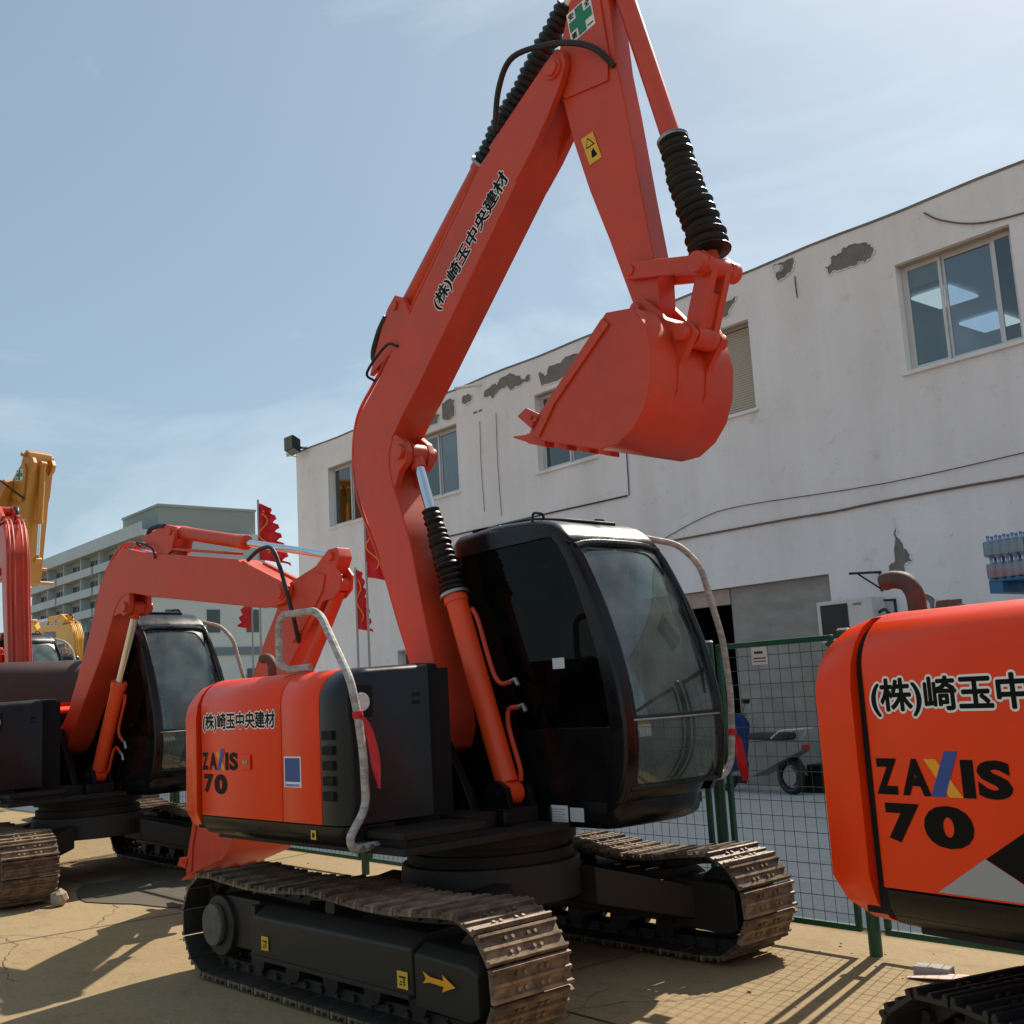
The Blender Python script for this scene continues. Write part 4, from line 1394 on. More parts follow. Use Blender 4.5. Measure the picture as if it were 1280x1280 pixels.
for i in range(len(xs) - 1):
    for j in range(len(zs) - 1):
        cx, cz = (xs[i] + xs[i + 1]) / 2, (zs[j] + zs[j + 1]) / 2
        if any(o[0] < cx < o[1] and o[2] < cz < o[3] for o in openings): continue
        b = len(mb.v)
        mb.v += [(xs[i], YB, zs[j]), (xs[i + 1], YB, zs[j]), (xs[i + 1], YB, zs[j + 1]), (xs[i], YB, zs[j + 1])]
        mb.f.append((b, b + 1, b + 2, b + 3))
DEP = 0.24
for o in openings:
    b = len(mb.v)
    mb.v += [(o[0], YB, o[2]), (o[1], YB, o[2]), (o[1], YB, o[3]), (o[0], YB, o[3]), (o[0], YB + DEP, o[2]), (o[1], YB + DEP, o[2]), (o[1], YB + DEP, o[3]), (o[0], YB + DEP, o[3])]
    mb.f += [(b, b + 1, b + 5, b + 4), (b + 1, b + 2, b + 6, b + 5), (b + 2, b + 3, b + 7, b + 6), (b + 3, b, b + 4, b + 7)]
b = len(mb.v)                                        # sides and roof
mb.v += [(X0, YB, 0), (X0, YB + 9, 0), (X0, YB + 9, ZT), (X0, YB, ZT), (X1, YB, 0), (X1, YB + 9, 0), (X1, YB + 9, ZT), (X1, YB, ZT)]
mb.f += [(b, b + 1, b + 2, b + 3), (b + 4, b + 7, b + 6, b + 5), (b + 3, b + 2, b + 6, b + 7), (b + 1, b + 5, b + 6, b + 2)]
wall = bl(mb, "wall", "plaster", smooth=0)
mb = MB()
# roof edge: slightly uneven coping
N = 60
rings = []
for k in range(N + 1):
    x = X0 - 0.02 + (X1 - X0 + 0.04) * k / N
    dz = 0.018 * sin(k * 1.3) + 0.012 * sin(k * 0.45 + 1)
    rings.append([(x, YB - 0.012, ZT - 0.022 + dz * 0.6), (x, YB - 0.012, ZT + 0.012 + dz * 0.6), (x, YB + 0.25, ZT + 0.014 + dz * 0.6), (x, YB + 0.25, ZT - 0.02)])
mb.loft(rings)
bl(mb, "roof_coping", "peeled", wall)
# windows
for wi, (xa, xb, za, zb, npan) in enumerate(openings):
    if npan < 0: continue
    yw = YB + 0.16
    fr = MB()
    t = 0.045
    fr.box(xa + 0.004, xb - 0.004, yw - 0.03, yw + 0.03, za + 0.004, za + t)
    fr.box(xa + 0.004, xb - 0.004, yw - 0.03, yw + 0.03, zb - t, zb - 0.004)
    fr.box(xa + 0.004, xa + t, yw - 0.03, yw + 0.03, za + t, zb - t)
    fr.box(xb - t, xb - 0.004, yw - 0.03, yw + 0.03, za + t, zb - t)
    wo = bl(fr, "window", "alu")
    s = MB()                                         # sill and stained head
    s.box(xa - 0.05, xb + 0.05, YB - 0.05, YB + 0.13, za - 0.05, za + 0.0025)
    bl(s, "window_sill", "plaster", wo, bevel=0.008)
    s = MB()
    s.box(xa + 0.0025, xb - 0.0025, YB + 0.004, YB + 0.13, zb - 0.03, zb - 0.0025)
    bl(s, "window_head", "sill", wo)
    if npan == 0:
        s = MB()
        for k in range(34):
            z = zb - 0.06 - k * (zb - za - 0.1) / 34
            s.box(xa + 0.05, xb - 0.05, yw + 0.015, yw + 0.028, z - 0.030, z)
        tag(bl(s, "roller_blind", "blind", wo), kind="stuff")
        continue
    if npan == 3: cuts = [xa + t, -7.0, -6.31, xb - t]
    else: cuts = [xa + t, (xa + xb) / 2 - 0.02, xb - t]
    for k in range(len(cuts) - 1):
        c0, c1 = cuts[k], cuts[k + 1]
        yy = yw + (0.018 if k % 2 else -0.012)
        sash = MB()
        w = 0.038
        sash.box(c0, c1, yy - 0.012, yy + 0.012, za + t, za + t + w)
        sash.box(c0, c1, yy - 0.012, yy + 0.012, zb - t - w, zb - t)
        sash.box(c0, c0 + w, yy - 0.012, yy + 0.012, za + t + w, zb - t - w)
        sash.box(c1 - w, c1, yy - 0.012, yy + 0.012, za + t + w, zb - t - w)
        bl(sash, "sash", "alu", wo)
        g = MB()
        g.v = [(c0 + w, yy, za + t + w), (c1 - w, yy, za + t + w), (c1 - w, yy, zb - t - w), (c0 + w, yy, zb - t - w)]
        g.f = [(0, 1, 2, 3)]
        blue = (npan == 3 and k == 1) or (npan == 2 and k == 1)
        bl(g, "pane", "glass_blue" if blue else "glass_window", wo, smooth=0)
    if wi == 4:
        s = MB()
        for k in range(7): s.box(xa + 0.06, -7.02, yw + 0.05, yw + 0.06, zb - 0.09 - k * 0.036, zb - 0.06 - k * 0.036)
        tag(bl(s, "roller_blind", "blind", wo), kind="stuff")
# rooms behind the windows
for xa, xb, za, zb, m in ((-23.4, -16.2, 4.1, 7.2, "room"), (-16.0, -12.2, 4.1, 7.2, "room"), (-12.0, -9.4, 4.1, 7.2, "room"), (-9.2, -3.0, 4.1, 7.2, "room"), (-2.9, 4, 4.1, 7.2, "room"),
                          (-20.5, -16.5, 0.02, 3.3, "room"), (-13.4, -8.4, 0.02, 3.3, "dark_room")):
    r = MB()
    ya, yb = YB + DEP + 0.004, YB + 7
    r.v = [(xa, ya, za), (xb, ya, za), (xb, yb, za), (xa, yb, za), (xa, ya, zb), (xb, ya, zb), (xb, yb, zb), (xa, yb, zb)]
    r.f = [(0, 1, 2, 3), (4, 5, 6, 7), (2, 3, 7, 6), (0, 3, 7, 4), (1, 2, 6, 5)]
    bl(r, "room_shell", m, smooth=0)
for cx, cy in ((-8.45, 16.0), (-8.72, 17.9)):
    s = MB()
    s.box(cx - 0.32, cx + 0.32, cy - 0.42, cy + 0.42, 7.13, 7.17)
    bl(s, "ceiling_lamp", "ceiling_lamp")
# entrance: cement panel closing the right half of the opening
s = MB()
s.box(-10.84, -9.045, YB + 0.10, YB + 0.22, 0.01, 2.855)
cp = bl(s, "cement_infill", "cement_panel")
s = MB()
s.box(-12.88, -10.85, YB + 0.08, YB + 0.2, 2.62, 2.85)
bl(s, "shutter_box", "sill")
# peeled plaster patches, broken away in their own outlines
patches = [
    [(-17.66, 7.28), (-17.45, 7.33), (-17.22, 7.27), (-17.23, 6.93), (-17.48, 6.88), (-17.66, 6.95)],
    [(-18.2, 6.96), (-17.82, 7.13), (-17.74, 7.09), (-17.82, 6.93), (-18.2, 6.90)],
    [(-16.98, 7.25), (-16.79, 7.29), (-16.66, 7.22), (-16.69, 7.11), (-16.88, 7.08), (-16.99, 7.13)],
    [(-16.35, 7.07), (-16.25, 7.22), (-16.01, 7.28), (-15.86, 7.25), (-15.78, 7.34), (-15.48, 7.36), (-15.24, 7.25), (-15.14, 7.16), (-14.91, 7.19), (-14.94, 7.06), (-15.18, 7.06), (-15.51, 7.03), (-15.58, 7.12), (-15.8, 7.11), (-15.96, 7.03), (-16.04, 6.99), (-16.12, 7.07)],
    [(-14.7, 7.11), (-14.65, 7.17), (-14.52, 7.06), (-14.37, 7.21), (-14.11, 7.19), (-13.97, 7.26), (-13.52, 7.23), (-13.3, 7.16), (-13.52, 7.05), (-14.2, 6.87), (-14.64, 6.9)],
    [(-9.45, 7.41), (-9.32, 7.415), (-9.08, 7.41), (-9.08, 7.3), (-9.13, 7.2), (-9.38, 7.14), (-9.43, 7.22)],
    [(-8.59, 7.09), (-8.5, 7.11), (-8.49, 7.2), (-8.33, 7.21), (-8.3, 7.26), (-8.16, 7.27), (-7.94, 7.23), (-7.84, 7.16), (-7.81, 7.05), (-7.87, 6.98), (-7.99, 6.94), (-8.05, 6.98), (-8.13, 6.94), (-8.34, 6.96), (-8.46, 6.98), (-8.56, 6.97)],
    [(-10.55, 7.2), (-10.41, 7.16), (-10.29, 7.14), (-10.14, 7.16), (-10.2, 7.07), (-10.3, 6.98), (-10.38, 6.89), (-10.6, 6.93)],
    [(-7.97, 3.46), (-7.95, 3.3), (-7.92, 3.29), (-7.96, 3.26), (-7.87, 3.11), (-7.78, 2.96), (-7.79, 2.87), (-7.87, 2.85), (-7.88, 2.68), (-7.79, 2.63), (-7.66, 2.46), (-7.51, 2.37), (-7.56, 2.10), (-7.59, 2.15), (-7.62, 2.34), (-7.74, 2.42), (-7.81, 2.48), (-7.9, 2.66), (-8.13, 2.71), (-8.12, 2.85), (-8.03, 2.91), (-7.99, 3.2)],
]
def roughen(poly, n=4, amp=0.018):
    out = []
    for i, p in enumerate(poly):
        q = poly[(i + 1) % len(poly)]
        for k in range(n):
            t = k / n
            j = amp if k else 0.0
            out.append((p[0] + (q[0] - p[0]) * t + random.uniform(-j, j), p[1] + (q[1] - p[1]) * t + random.uniform(-j, j)))
    return out
for P in patches:
    s = MB()
    P = roughen(P)
    s.prism(P, YB - 0.003, YB + 0.01)
    bp_ = bl(s, "bare_patch", "peeled", wall, smooth=0)
    s = MB()                                         # lifted lip of the remaining plaster
    ring = [(p[0] + random.uniform(-.006, .006), YB - 0.004 - random.uniform(0, .012), p[1] + random.uniform(-.006, .006)) for p in P]
    s.tube(ring + [ring[0]], [random.uniform(0.006, 0.016) for _ in range(len(ring) + 1)], 5)
    bl(s, "plaster_lip", "plaster", bp_)
# hole with bare bricks
hole = [(-7.585, 2.06), (-7.58, 2.24), (-7.49, 2.34), (-7.34, 2.345), (-7.23, 2.27), (-7.13, 2.14), (-7.12, 2.05)]
s = MB()
s.prism(roughen(hole, 3, 0.008), YB - 0.004, YB + 0.01)
bl(s, "bare_patch", "peeled", wall, smooth=0)
for r in range(4):
    for c in range(3):
        x = -7.60 + c * 0.175 + (0.09 if r % 2 else 0)
        z = 2.065 + r * 0.07
        if r == 3 and c == 2: continue
        w = 0.16 if x + 0.16 < -7.14 else max(0.05, -7.14 - x)
        if x < -7.565: x, w = -7.565, w - 0.03
        s = MB()
        s.box(x, x + w, YB - 0.013, YB + 0.004, z, z + 0.06)
        bl(s, "brick", "brick_red", wall, bevel=0.004)
# cables and conduits on the facade
def wallcable(pts, r, m, name="cable"):
    s = MB()
    s.tube(smooth_path([(p[0], YB - 0.02, p[1]) for p in pts], 4), r, 6)
    return bl(s, name, m)
wallcable([(-11.9, 3.70), (-9.69, 3.70), (-8.85, 3.685), (-8.18, 3.70), (-6.87, 3.70), (-6.21, 3.69), (-3, 3.68), (4, 3.69)], 0.016, "cable_brown")
wallcable([(-19.0, 4.60), (-14.79, 4.585), (-13.75, 4.575), (-12.70, 4.565)], 0.014, "cable_black")
wallcable([(-12.66, 4.565), (-12.65, 4.9), (-12.645, 5.4)], 0.009, "cable_black")
wallcable([(-12.1, 3.72), (-11.2, 3.95), (-10.4, 4.02), (-8.0, 3.93), (-5.5, 3.98)], 0.006, "cable_black")
wallcable([(-7.05, 7.30), (-6.85, 7.13), (-6.5, 6.95), (-6.15, 6.86), (-5.5, 6.80)], 0.012, "cable_brown")
wallcable([(-9.09, 7.12), (-9.09, 6.95), (-9.085, 6.80)], 0.008, "cable_black")
for x, z0, z1 in ((-15.95, 4.75, 6.70), (-16.45, 4.9, 6.65)):
    wallcable([(x, z1), (x - 0.03, (z0 + z1) / 2), (x, z0)], 0.006, "cable_brown")
s = MB()
s.tube([(-16.75, YB - 0.36, 7.33), (-16.35, YB + 0.02, 7.36)], 0.03, 10)
bl(s, "roof_drain", "pvc_white")
s = MB()
s.tube([(-9.33, YB - 0.10, 7.30), (-9.33, YB + 0.02, 7.32)], 0.055, 12)
bl(s, "roof_drain", "pvc_white")
s = MB()
for k in range(2): s.box(-16.65 + k * 0.16, -16.54 + k * 0.16, YB - 0.006, YB + 0.01, 6.84, 6.88)
bl(s, "vent_hole", "peeled")

# floodlight and cameras at the roof corner
fl = empty("floodlight", (-23.2, YB, 7.5))
tag(fl, "grey square floodlight tilted over the left roof corner of the white building", "lamp")
s = MB()
s.box(-0.22, 0.22, -0.42, -0.22, -0.12, 0.20, T=lambda q: (q[0], q[1], q[2] + (q[1] + 0.3) * -0.5))
s.build("lamp_housing", "charcoal", fl, bevel=0.02)
s = MB()
s.box(-0.19, 0.19, -0.437, -0.424, -0.05, 0.25, T=lambda q: (q[0], q[1], q[2]))
s.build("lamp_face", "cover_grey", fl)
s = MB()
s.tube([(0.1, 0.01, 0.0), (0.22, -0.2, -0.04), (0.0, -0.28, -0.02)], 0.03, 8)
s.build("bracket", "charcoal", fl)
for (dx, dz, lab) in ((-0.52, 0.10, "upper of two small cameras on the left roof corner"), (-0.54, -0.06, "lower of two small cameras on the left roof corner")):
    c_ = empty("security_camera", (-23.2 + dx, YB, 7.5 + dz))
    tag(c_, lab, "camera", "cameras on the roof corner")
    s = MB()
    s.tube([(-0.02, -0.18, 0.0), (0.02, -0.02, 0.03)], 0.05, 12)
    s.build("camera_body", "black" if dz > 0 else "alu", c_, bevel=0.01)
    s = MB()
    s.tube([(0.0, -0.08, 0.0), (0.22, 0.04, -0.10)], 0.015, 6)
    s.build("mount", "alu", c_)

# ------------------------------------------------------------------ air conditioner and wall brackets
ac = empty("air_conditioner", (-8.58, 12.85, 2.04))
tag(ac, "white outdoor air conditioner unit hung on the wall beside the cement infill", "air conditioner")
s = MB(); s.box(-0.42, 0.42, -0.16, 0.16, -0.12, 0.42)
s.build("casing", "ac_white", ac, bevel=0.015)
s = MB(); s.box(-0.36, 0.06, -0.168, -0.158, -0.07, 0.37)
gr = s.build("fan_grille", "dark_grille", ac, bevel=0.01)
for k in range(14):
    s = MB(); z = -0.055 + k * 0.031
    s.box(-0.345, 0.045, -0.176, -0.169, z, z + 0.006)
    s.build("grille_bar", "charcoal", gr)
s = MB()
s.tube(smooth_path([(0.42, -0.02, 0.22), (0.52, -0.02, 0.24), (0.56, -0.02, 0.10), (0.50, 0.0, -0.05), (0.48, 0.1, -0.2)], 5), 0.02, 8)
s.build("pipe", "cable_black", ac)
s = MB()
for x in (-0.3, 0.3):
    s.box(x - 0.02, x + 0.02, -0.18, 0.24, -0.16, -0.122)
    s.box(x - 0.02, x + 0.02, 0.21, 0.247, -0.45, -0.162)
s.build("bracket", "charcoal", ac)
print_text("badge", "GREE", "charcoal", ac, (0.14, -0.162, 0.33), (1, 0, 0), (0, 0, 1), 0.13, 0.03, off=0.01, lift=0.003)
for k, (x, z, lab) in enumerate(((-8.24, 2.79, "upper empty black angle bracket beside the crack in the white wall"), (-8.07, 2.41, "lower empty black angle bracket behind the exhaust pipe"))):
    br = MB()
    br.box(-0.015, 0.015, -0.42, -0.002, -0.015, 0.015)
    br.box(-0.015, 0.015, -0.03, -0.002, -0.25, -0.016)
    br.tube([(0, -0.30, -0.015), (0, -0.02, -0.22)], 0.012, 6)
    o = br.build("wall_bracket", "charcoal")
    o.location = (x, YB, z)
    o.rotation_euler = (0, 0, radians(-38))
    tag(o, lab, "bracket", "empty brackets on the wall")

# ------------------------------------------------------------------ green mesh fence
YF = 5.49
posts = [-15.03, -12.97, -10.91, -8.85, -6.79, -4.73, -3.73, -1.67, 0.39]
labs = ["green mesh fence panel behind the left machines", "green mesh fence panel farthest left behind the rear excavators", "green mesh fence panel behind the folded excavator arm", "green mesh fence panel left of the main excavator's tracks",
        "green mesh fence panel seen under the main excavator's cab", "green mesh fence panel with a white notice, right of the round post", "green mesh fence panel behind the nearest engine cover", "green mesh fence panel farthest right"]
labs[0], labs[1] = labs[1], labs[0]
ZB_, ZTOP = 0.115, 1.725
for i in range(len(posts) - 1):
    xa, xb = posts[i], posts[i + 1]
    f = empty("fence_panel", (xa, YF, 0))
    tag(f, labs[i], "fence", "green mesh fence panels")
    w = xb - xa
    s = MB(); s.tube([(0, 0, 0), (0, 0, 1.745)], 0.035, 14)
    s.build("post", "fence_green", f)
    s = MB(); s.tube([(0, 0, 1.745), (0, 0, 1.757)], [0.038, 0.03], 14)
    s.build("post_cap", "alu", f)
    g = 0.075
    for nm, bx in (("top_rail", (g, w - g, -0.016, 0.016, ZTOP - 0.032, ZTOP)), ("bottom_rail", (g, w - g, -0.016, 0.016, ZB_, ZB_ + 0.032))):
        s = MB(); s.box(*bx); s.build(nm, "fence_green", f, bevel=0.004)
    for x in (g, w - g - 0.03):
        s = MB(); s.box(x, x + 0.03, -0.016, 0.016, ZB_ + 0.033, ZTOP - 0.033); s.build("stile", "fence_green", f, bevel=0.004)
    s = MB()
    n = int((w - 2 * g) / 0.072)
    for k in range(1, n):
        x = g + (w - 2 * g) * k / n
        dx = 0.006 * sin(k * 2.1 + i)
        s.tube([(x, 0.002, ZB_ + 0.03), (x + dx, 0.002, 0.9), (x, 0.002, ZTOP - 0.03)], 0.0021, 4, caps=False)
    m = int((ZTOP - ZB_) / 0.084)
    for k in range(1, m):
        z = ZB_ + (ZTOP - ZB_) * k / m
        s.tube([(g + 0.02, -0.003, z), (w - g - 0.02, -0.003, z)], 0.0021, 4, caps=False)
    tag(s.build("wire_mesh", "wire_green", f), kind="stuff")
    for z in (0.45, 1.35):
        s = MB(); s.box(-0.05, 0.085, -0.022, 0.022, z, z + 0.03); s.build("clamp", "fence_green", f, bevel=0.003)
# notice
nt_ = empty("notice", (-4.38, YF - 0.012, 1.585))
tag(nt_, "white paper notice tied to the mesh fence right of the post", "notice")
s = MB(); s.box(0, 0.115, -0.0015, 0.0015, 0, 0.105); s.build("sheet", "paper", nt_)
s = MB()
for x0, x1, z in ((0.024, 0.040, 0.066), (0.043, 0.056, 0.066), (0.059, 0.072, 0.066), (0.075, 0.086, 0.066)): s.box(x0, x1, -0.0035, -0.002, z, z + 0.014)
s.box(0.012, 0.106, -0.0035, -0.002, 0.036, 0.042)
s.box(0.012, 0.106, -0.0035, -0.002, 0.018, 0.022)
s.build("print_lines", "charcoal", nt_)

# ------------------------------------------------------------------ scooter parked by the wall
def scooter(loc, rz, label):
    r = empty("scooter", loc, rz)
    tag(r, label, "scooter")
    for x in (-0.62, 0.62):
        s = MB()
        ring = []
        for k in range(25):
            a = 2 * pi * k / 24
            ring.append((x + 0.19 * cos(a), 0, 0.23 + 0.19 * sin(a)))
        s.tube(ring, 0.045, 8)
        w = s.build("wheel", "rubber", r)
        s = MB(); cyl(s, (x, -0.03, 0.23), (x, 0.03, 0.23), 0.12, 18); s.build("rim", "steel", w)
    s = MB()
    s.loft([[(-0.92, -0.09, 0.56), (-0.92, 0.09, 0.56), (-0.92, 0.07, 0.66), (-0.92, -0.07, 0.66)], [(-0.62, -0.14, 0.44), (-0.62, 0.14, 0.44), (-0.62, 0.12, 0.70), (-0.62, -0.12, 0.70)],
            [(-0.30, -0.16, 0.30), (-0.30, 0.16, 0.30), (-0.30, 0.13, 0.70), (-0.30, -0.13, 0.70)], [(-0.06, -0.16, 0.22), (-0.06, 0.16, 0.22), (-0.04, 0.13, 0.68), (-0.04, -0.13, 0.68)], [(0.02, -0.15, 0.21), (0.02, 0.15, 0.21), (0.04, 0.12, 0.32), (0.04, -0.12, 0.32)]])
    s.box(0.0, 0.40, -0.15, 0.15, 0.215, 0.285)
    s.build("body", "scooter_silver", r, bevel=0.03)
    s = MB()
    s.loft([[(0.30, -0.17, 0.28), (0.30, 0.17, 0.28), (0.36, 0.17, 0.28), (0.36, -0.17, 0.28)], [(0.46, -0.15, 0.92), (0.46, 0.15, 0.92), (0.54, 0.12, 0.92), (0.54, -0.12, 0.92)]])
    s.build("front_shield", "blue_cover", r, bevel=0.02)
    s = MB(); s.box(-0.66, 0.0, -0.14, 0.14, 0.70, 0.79); s.build("saddle", "seat", r, bevel=0.035, seg=3)
    s = MB()
    s.tube([(0.62, 0, 0.23), (0.50, 0, 0.98)], 0.025, 8)
    s.tube([(0.46, -0.32, 1.02), (0.50, 0, 1.0), (0.46, 0.32, 1.02)], 0.016, 8)
    s.build("handlebar", "steel", r)
    s = MB()
    s.tube(rpath([(-0.45, -0.13, 0.72), (-0.62, -0.14, 0.82), (-0.98, -0.11, 0.84), (-0.98, 0.11, 0.84), (-0.62, 0.14, 0.82), (-0.45, 0.13, 0.72)], 0.05, 4), 0.013, 8)
    s.tube([(-0.70, -0.13, 0.82), (-0.70, 0.13, 0.82)], 0.010, 6)
    s.tube([(-0.86, -0.12, 0.835), (-0.62, -0.14, 0.52)], 0.010, 6)
    s.build("luggage_rack", "alu", r)
    s = MB(); s.loft([[(-0.86, -0.07, 0.28), (-0.86, 0.07, 0.28), (-0.84, 0.07, 0.30), (-0.84, -0.07, 0.30)], [(-0.74, -0.07, 0.44), (-0.74, 0.07, 0.44), (-0.73, 0.07, 0.46), (-0.73, -0.07, 0.46)], [(-0.56, -0.07, 0.47), (-0.56, 0.07, 0.47), (-0.56, 0.07, 0.49), (-0.56, -0.07, 0.49)]])
    s.build("rear_fender", "charcoal", r)
    s = MB(); s.box(-0.945, -0.925, -0.06, 0.06, 0.58, 0.64); s.build("tail_lamp", "ribbon", r, bevel=0.006)
    for yy in (-0.3, 0.3):
        s = MB(); s.tube([(0.47, yy * 0.8, 1.02), (0.44, yy, 1.18)], 0.007, 6); s.tube([(0.43, yy - 0.05, 1.20), (0.43, yy + 0.05, 1.20)], 0.035, 10)
        s.build("mirror", "charcoal", r, bevel=0.004)
    s = MB()
    s.loft([[(0.36, -0.20, 0.42), (0.46, -0.16, 0.42), (0.46, 0.16, 0.42), (0.36, 0.20, 0.42)], [(0.40, -0.30, 0.66), (0.54, -0.22, 0.66), (0.54, 0.22, 0.66), (0.40, 0.30, 0.66)],
            [(0.42, -0.36, 0.90), (0.56, -0.26, 0.92), (0.56, 0.26, 0.92), (0.42, 0.36, 0.90)], [(0.44, -0.27, 1.03), (0.54, -0.20, 1.05), (0.54, 0.20, 1.05), (0.44, 0.27, 1.03)]])
    s.build("wind_apron", "blue_cover", r, bevel=0.04, seg=3)
    return r
scooter((-9.95, 12.35, 0.004), radians(172), "silver electric scooter with blue wind apron parked by the wall behind the fence")
# low dark plinth of goods beside it
s = MB(); s.box(-0.55, 0.55, -0.2, 0.2, 0, 0.22); s.box(-0.45, 0.2, -0.16, 0.16, 0.221, 0.36)
o = s.build("battery_box", "charcoal", bevel=0.02); o.location = (-8.85, 12.7, 0.004)
tag(o, "low dark box on the ground by the wall right of the scooter", "box")

# ------------------------------------------------------------------ stacked bottled water at the right edge
def water_pack(loc, label):
    r = empty("water_pack", loc)
    tag(r, label, "bottled water", "packs of bottled water on the pallets")
    for i in range(5):
        for j in range(2):
            s = None
            b = link("bottle", BOT, r)
            b.location = (-0.19 + i * 0.085 + 0.02, -0.045 + j * 0.085, 0)
            c = link("bottle_cap", CAP, b)
    s = MB(); s.box(-0.215, 0.215, -0.092, 0.088, 0.008, 0.165); s.build("shrink_wrap", "glass_water", r, bevel=0.02)
    return r
s = MB()
prof = [(0.030, 0.0), (0.036, 0.01), (0.036, 0.07), (0.033, 0.08), (0.036, 0.09), (0.036, 0.14), (0.014, 0.185), (0.013, 0.20)]
s.loft([[(rr * cos(2 * pi * k / 10), rr * sin(2 * pi * k / 10), z) for k in range(10)] for rr, z in prof])
BOT = s.build("bottle", "bottle_label", mesh_only=True)
s = MB(); cyl(s, (0, 0, 0.198), (0, 0, 0.222), 0.016, 10)
CAP = s.build("bottle_cap", "bottle_cap", mesh_only=True)
def pallet(loc, label):
    r = empty("pallet", loc)
    tag(r, label, "pallet", "blue pallets under the water")
    for k in range(5):
        s = MB(); s.box(-0.5, 0.7, -0.42 + k * 0.19, -0.29 + k * 0.19, 0.11, 0.135); s.build("deck_board", "blue_plastic", r, bevel=0.004)
    for k in range(3):
        s = MB(); s.box(-0.5 + k * 0.53, -0.36 + k * 0.53, -0.42, 0.47, 0.0, 0.1095); s.build("runner", "blue_plastic", r, bevel=0.004)
    return r
WX, WY = -5.27, 11.3
s = MB(); s.box(-0.62, 0.66, -0.45, 0.52, 0.0, 1.50)
o = s.build("wrapped_load", "bottle_label", bevel=0.03); o.location = (WX + 0.14, WY, 0.004)
tag(o, "tall wrapped load under the stacked bottled water at the right edge", "load")
ordn = ("leftmost", "middle", "rightmost")
for pname, z, layers in (("lower", 1.506, ("lower", "upper")), ("upper", 2.213, ("lower", "upper"))):
    pallet((WX + 0.12, WY, z), pname + " blue plastic pallet in the stack of bottled water")
    for l, ln in enumerate(layers):
        for c in range(3):
            water_pack((WX - 0.20 + c * 0.44 + random.uniform(-.012, .012), WY - 0.30 + random.uniform(-.015, .015), z + 0.137 + l * 0.226),
                       "%s pack of bottled water in the %s layer on the %s blue pallet" % (ordn[c], ln, pname))
# ------------------------------------------------------------------ flags
def sub(p): return Vector(p)
def flag(base, top, z0, z1, w, dirx, label, tears, seed, folded=0.5):
    """pole from the ground, toothed cloth hanging on it; dirx = unit direction the cloth points to"""
    r = empty("flag", base)
    tag(r, label, "flag", "red toothed flags on poles")
    s = MB(); s.tube([(0, 0, 0), (0, 0, top)], 0.014, 8); s.build("pole", "pole_grey", r)
    rnd = random.Random(seed)
    s = MB()
    nu, nv = 10, tears * 4
    d = Vector((dirx[0], dirx[1], 0)).normalized()
    nrm = Vector((-d.y, d.x, 0))
    for j in range(nv + 1):
        t = j / nv
        z = z1 + (z0 - z1) * t
        wj = w * (0.45 + 0.55 * t ** 0.8)
        ph = j % 4
        wj *= (1.0, 0.86, 0.74, 0.98)[ph]
        for i in range(nu + 1):
            u = i / nu
            p = d * (wj * u) + nrm * (0.10 * w * sin(u * 7 + t * 3 + seed) * u + 0.06 * w * sin(u * 13 + t * 7))
            s.v.append((p.x, p.y, z - 0.22 * w * u - (0.05 * w if ph == 0 and i == nu else 0)))
    for j in range(nv):
        for i in range(nu):
            a = j * (nu + 1) + i
            s.f.append((a, a + 1, a + nu + 2, a + nu + 1))
    me = s.build("cloth", "flag_red", r, smooth=60)
    s = MB()
    pts = []
    for k in range(26):
        a = k / 25
        u = 0.25 + 0.22 * sin(a * 9)
        z = z1 + (z0 - z1) * (0.15 + 0.7 * a) - 0.1 * w
        wj = w * (0.45 + 0.55 * (0.15 + 0.7 * a) ** 0.8)
        p = d * (wj * u) - nrm * (0.09 * w)
        pts.append((p.x, p.y, z))
    s.tube(pts, 0.008, 5)
    s.build("gold_cord", "flag_gold", r)
    return r
ex = (r2.x, r2.y)
flag((-10.97, 6.95, 0.004), 3.72, 2.90, 3.70, 0.36, ex, "large red flag on a tall pole just behind the main excavator's boom", 5, 1)
flag((-11.95, 7.41, 0.004), 3.14, 2.38, 3.12, 0.20, ex, "small red toothed flag low beside the main excavator's boom", 6, 2)
flag((-13.48, 6.89, 0.004), 4.22, 3.42, 4.18, 0.42, ex, "tall red toothed flag standing above the folded excavator arm", 6, 3)
flag((-15.58, 7.83, 0.004), 3.28, 2.66, 3.25, -0.22, ex, "small red flag hanging under the folded excavator's boom", 5, 4)

# ------------------------------------------------------------------ excavators
D = radians
main, TBm, TAm = excavator("large orange excavator in the centre with raised boom and curled bucket", (-5.2, 4.05, 0), D(2.5), D(2.5), (0, 0, 0),
          main=True, decals="main", boom_text=True, cross=True, bellows=True)
print_poly("capacity_label", [[(0, 0), (0.132, 0), (0.132, 0.088), (0, 0.088)]], "white_print", main, (0.347, 0.1625, 0.79), (1, 0, 0), (0, 0, 1), 0.003)
print_poly("capacity_label", [[(0, 0), (0.105, 0), (0.105, 0.074), (0, 0.074)]], "paper", main, (0.495, 0.1625, 0.795), (1, 0, 0), (0, 0, 1), 0.003)
print_poly("label_lines", [[(0.01, 0.01 + 0.014 * k), (0.115 - 0.02 * (k % 2), 0.01 + 0.014 * k), (0.115 - 0.02 * (k % 2), 0.0135 + 0.014 * k), (0.01, 0.0135 + 0.014 * k)] for k in range(5)], "silver_print", main, (0.347, 0.1625, 0.79), (1, 0, 0), (0, 0, 1), 0.0045)
print_poly("window_sticker", [[(0, 0), (0.095, 0), (0.095, 0.06), (0, 0.06)]], "paper", main, (0.42, 0.172, 1.62), (1, 0, 0), (0, 0, 1), 0.004)

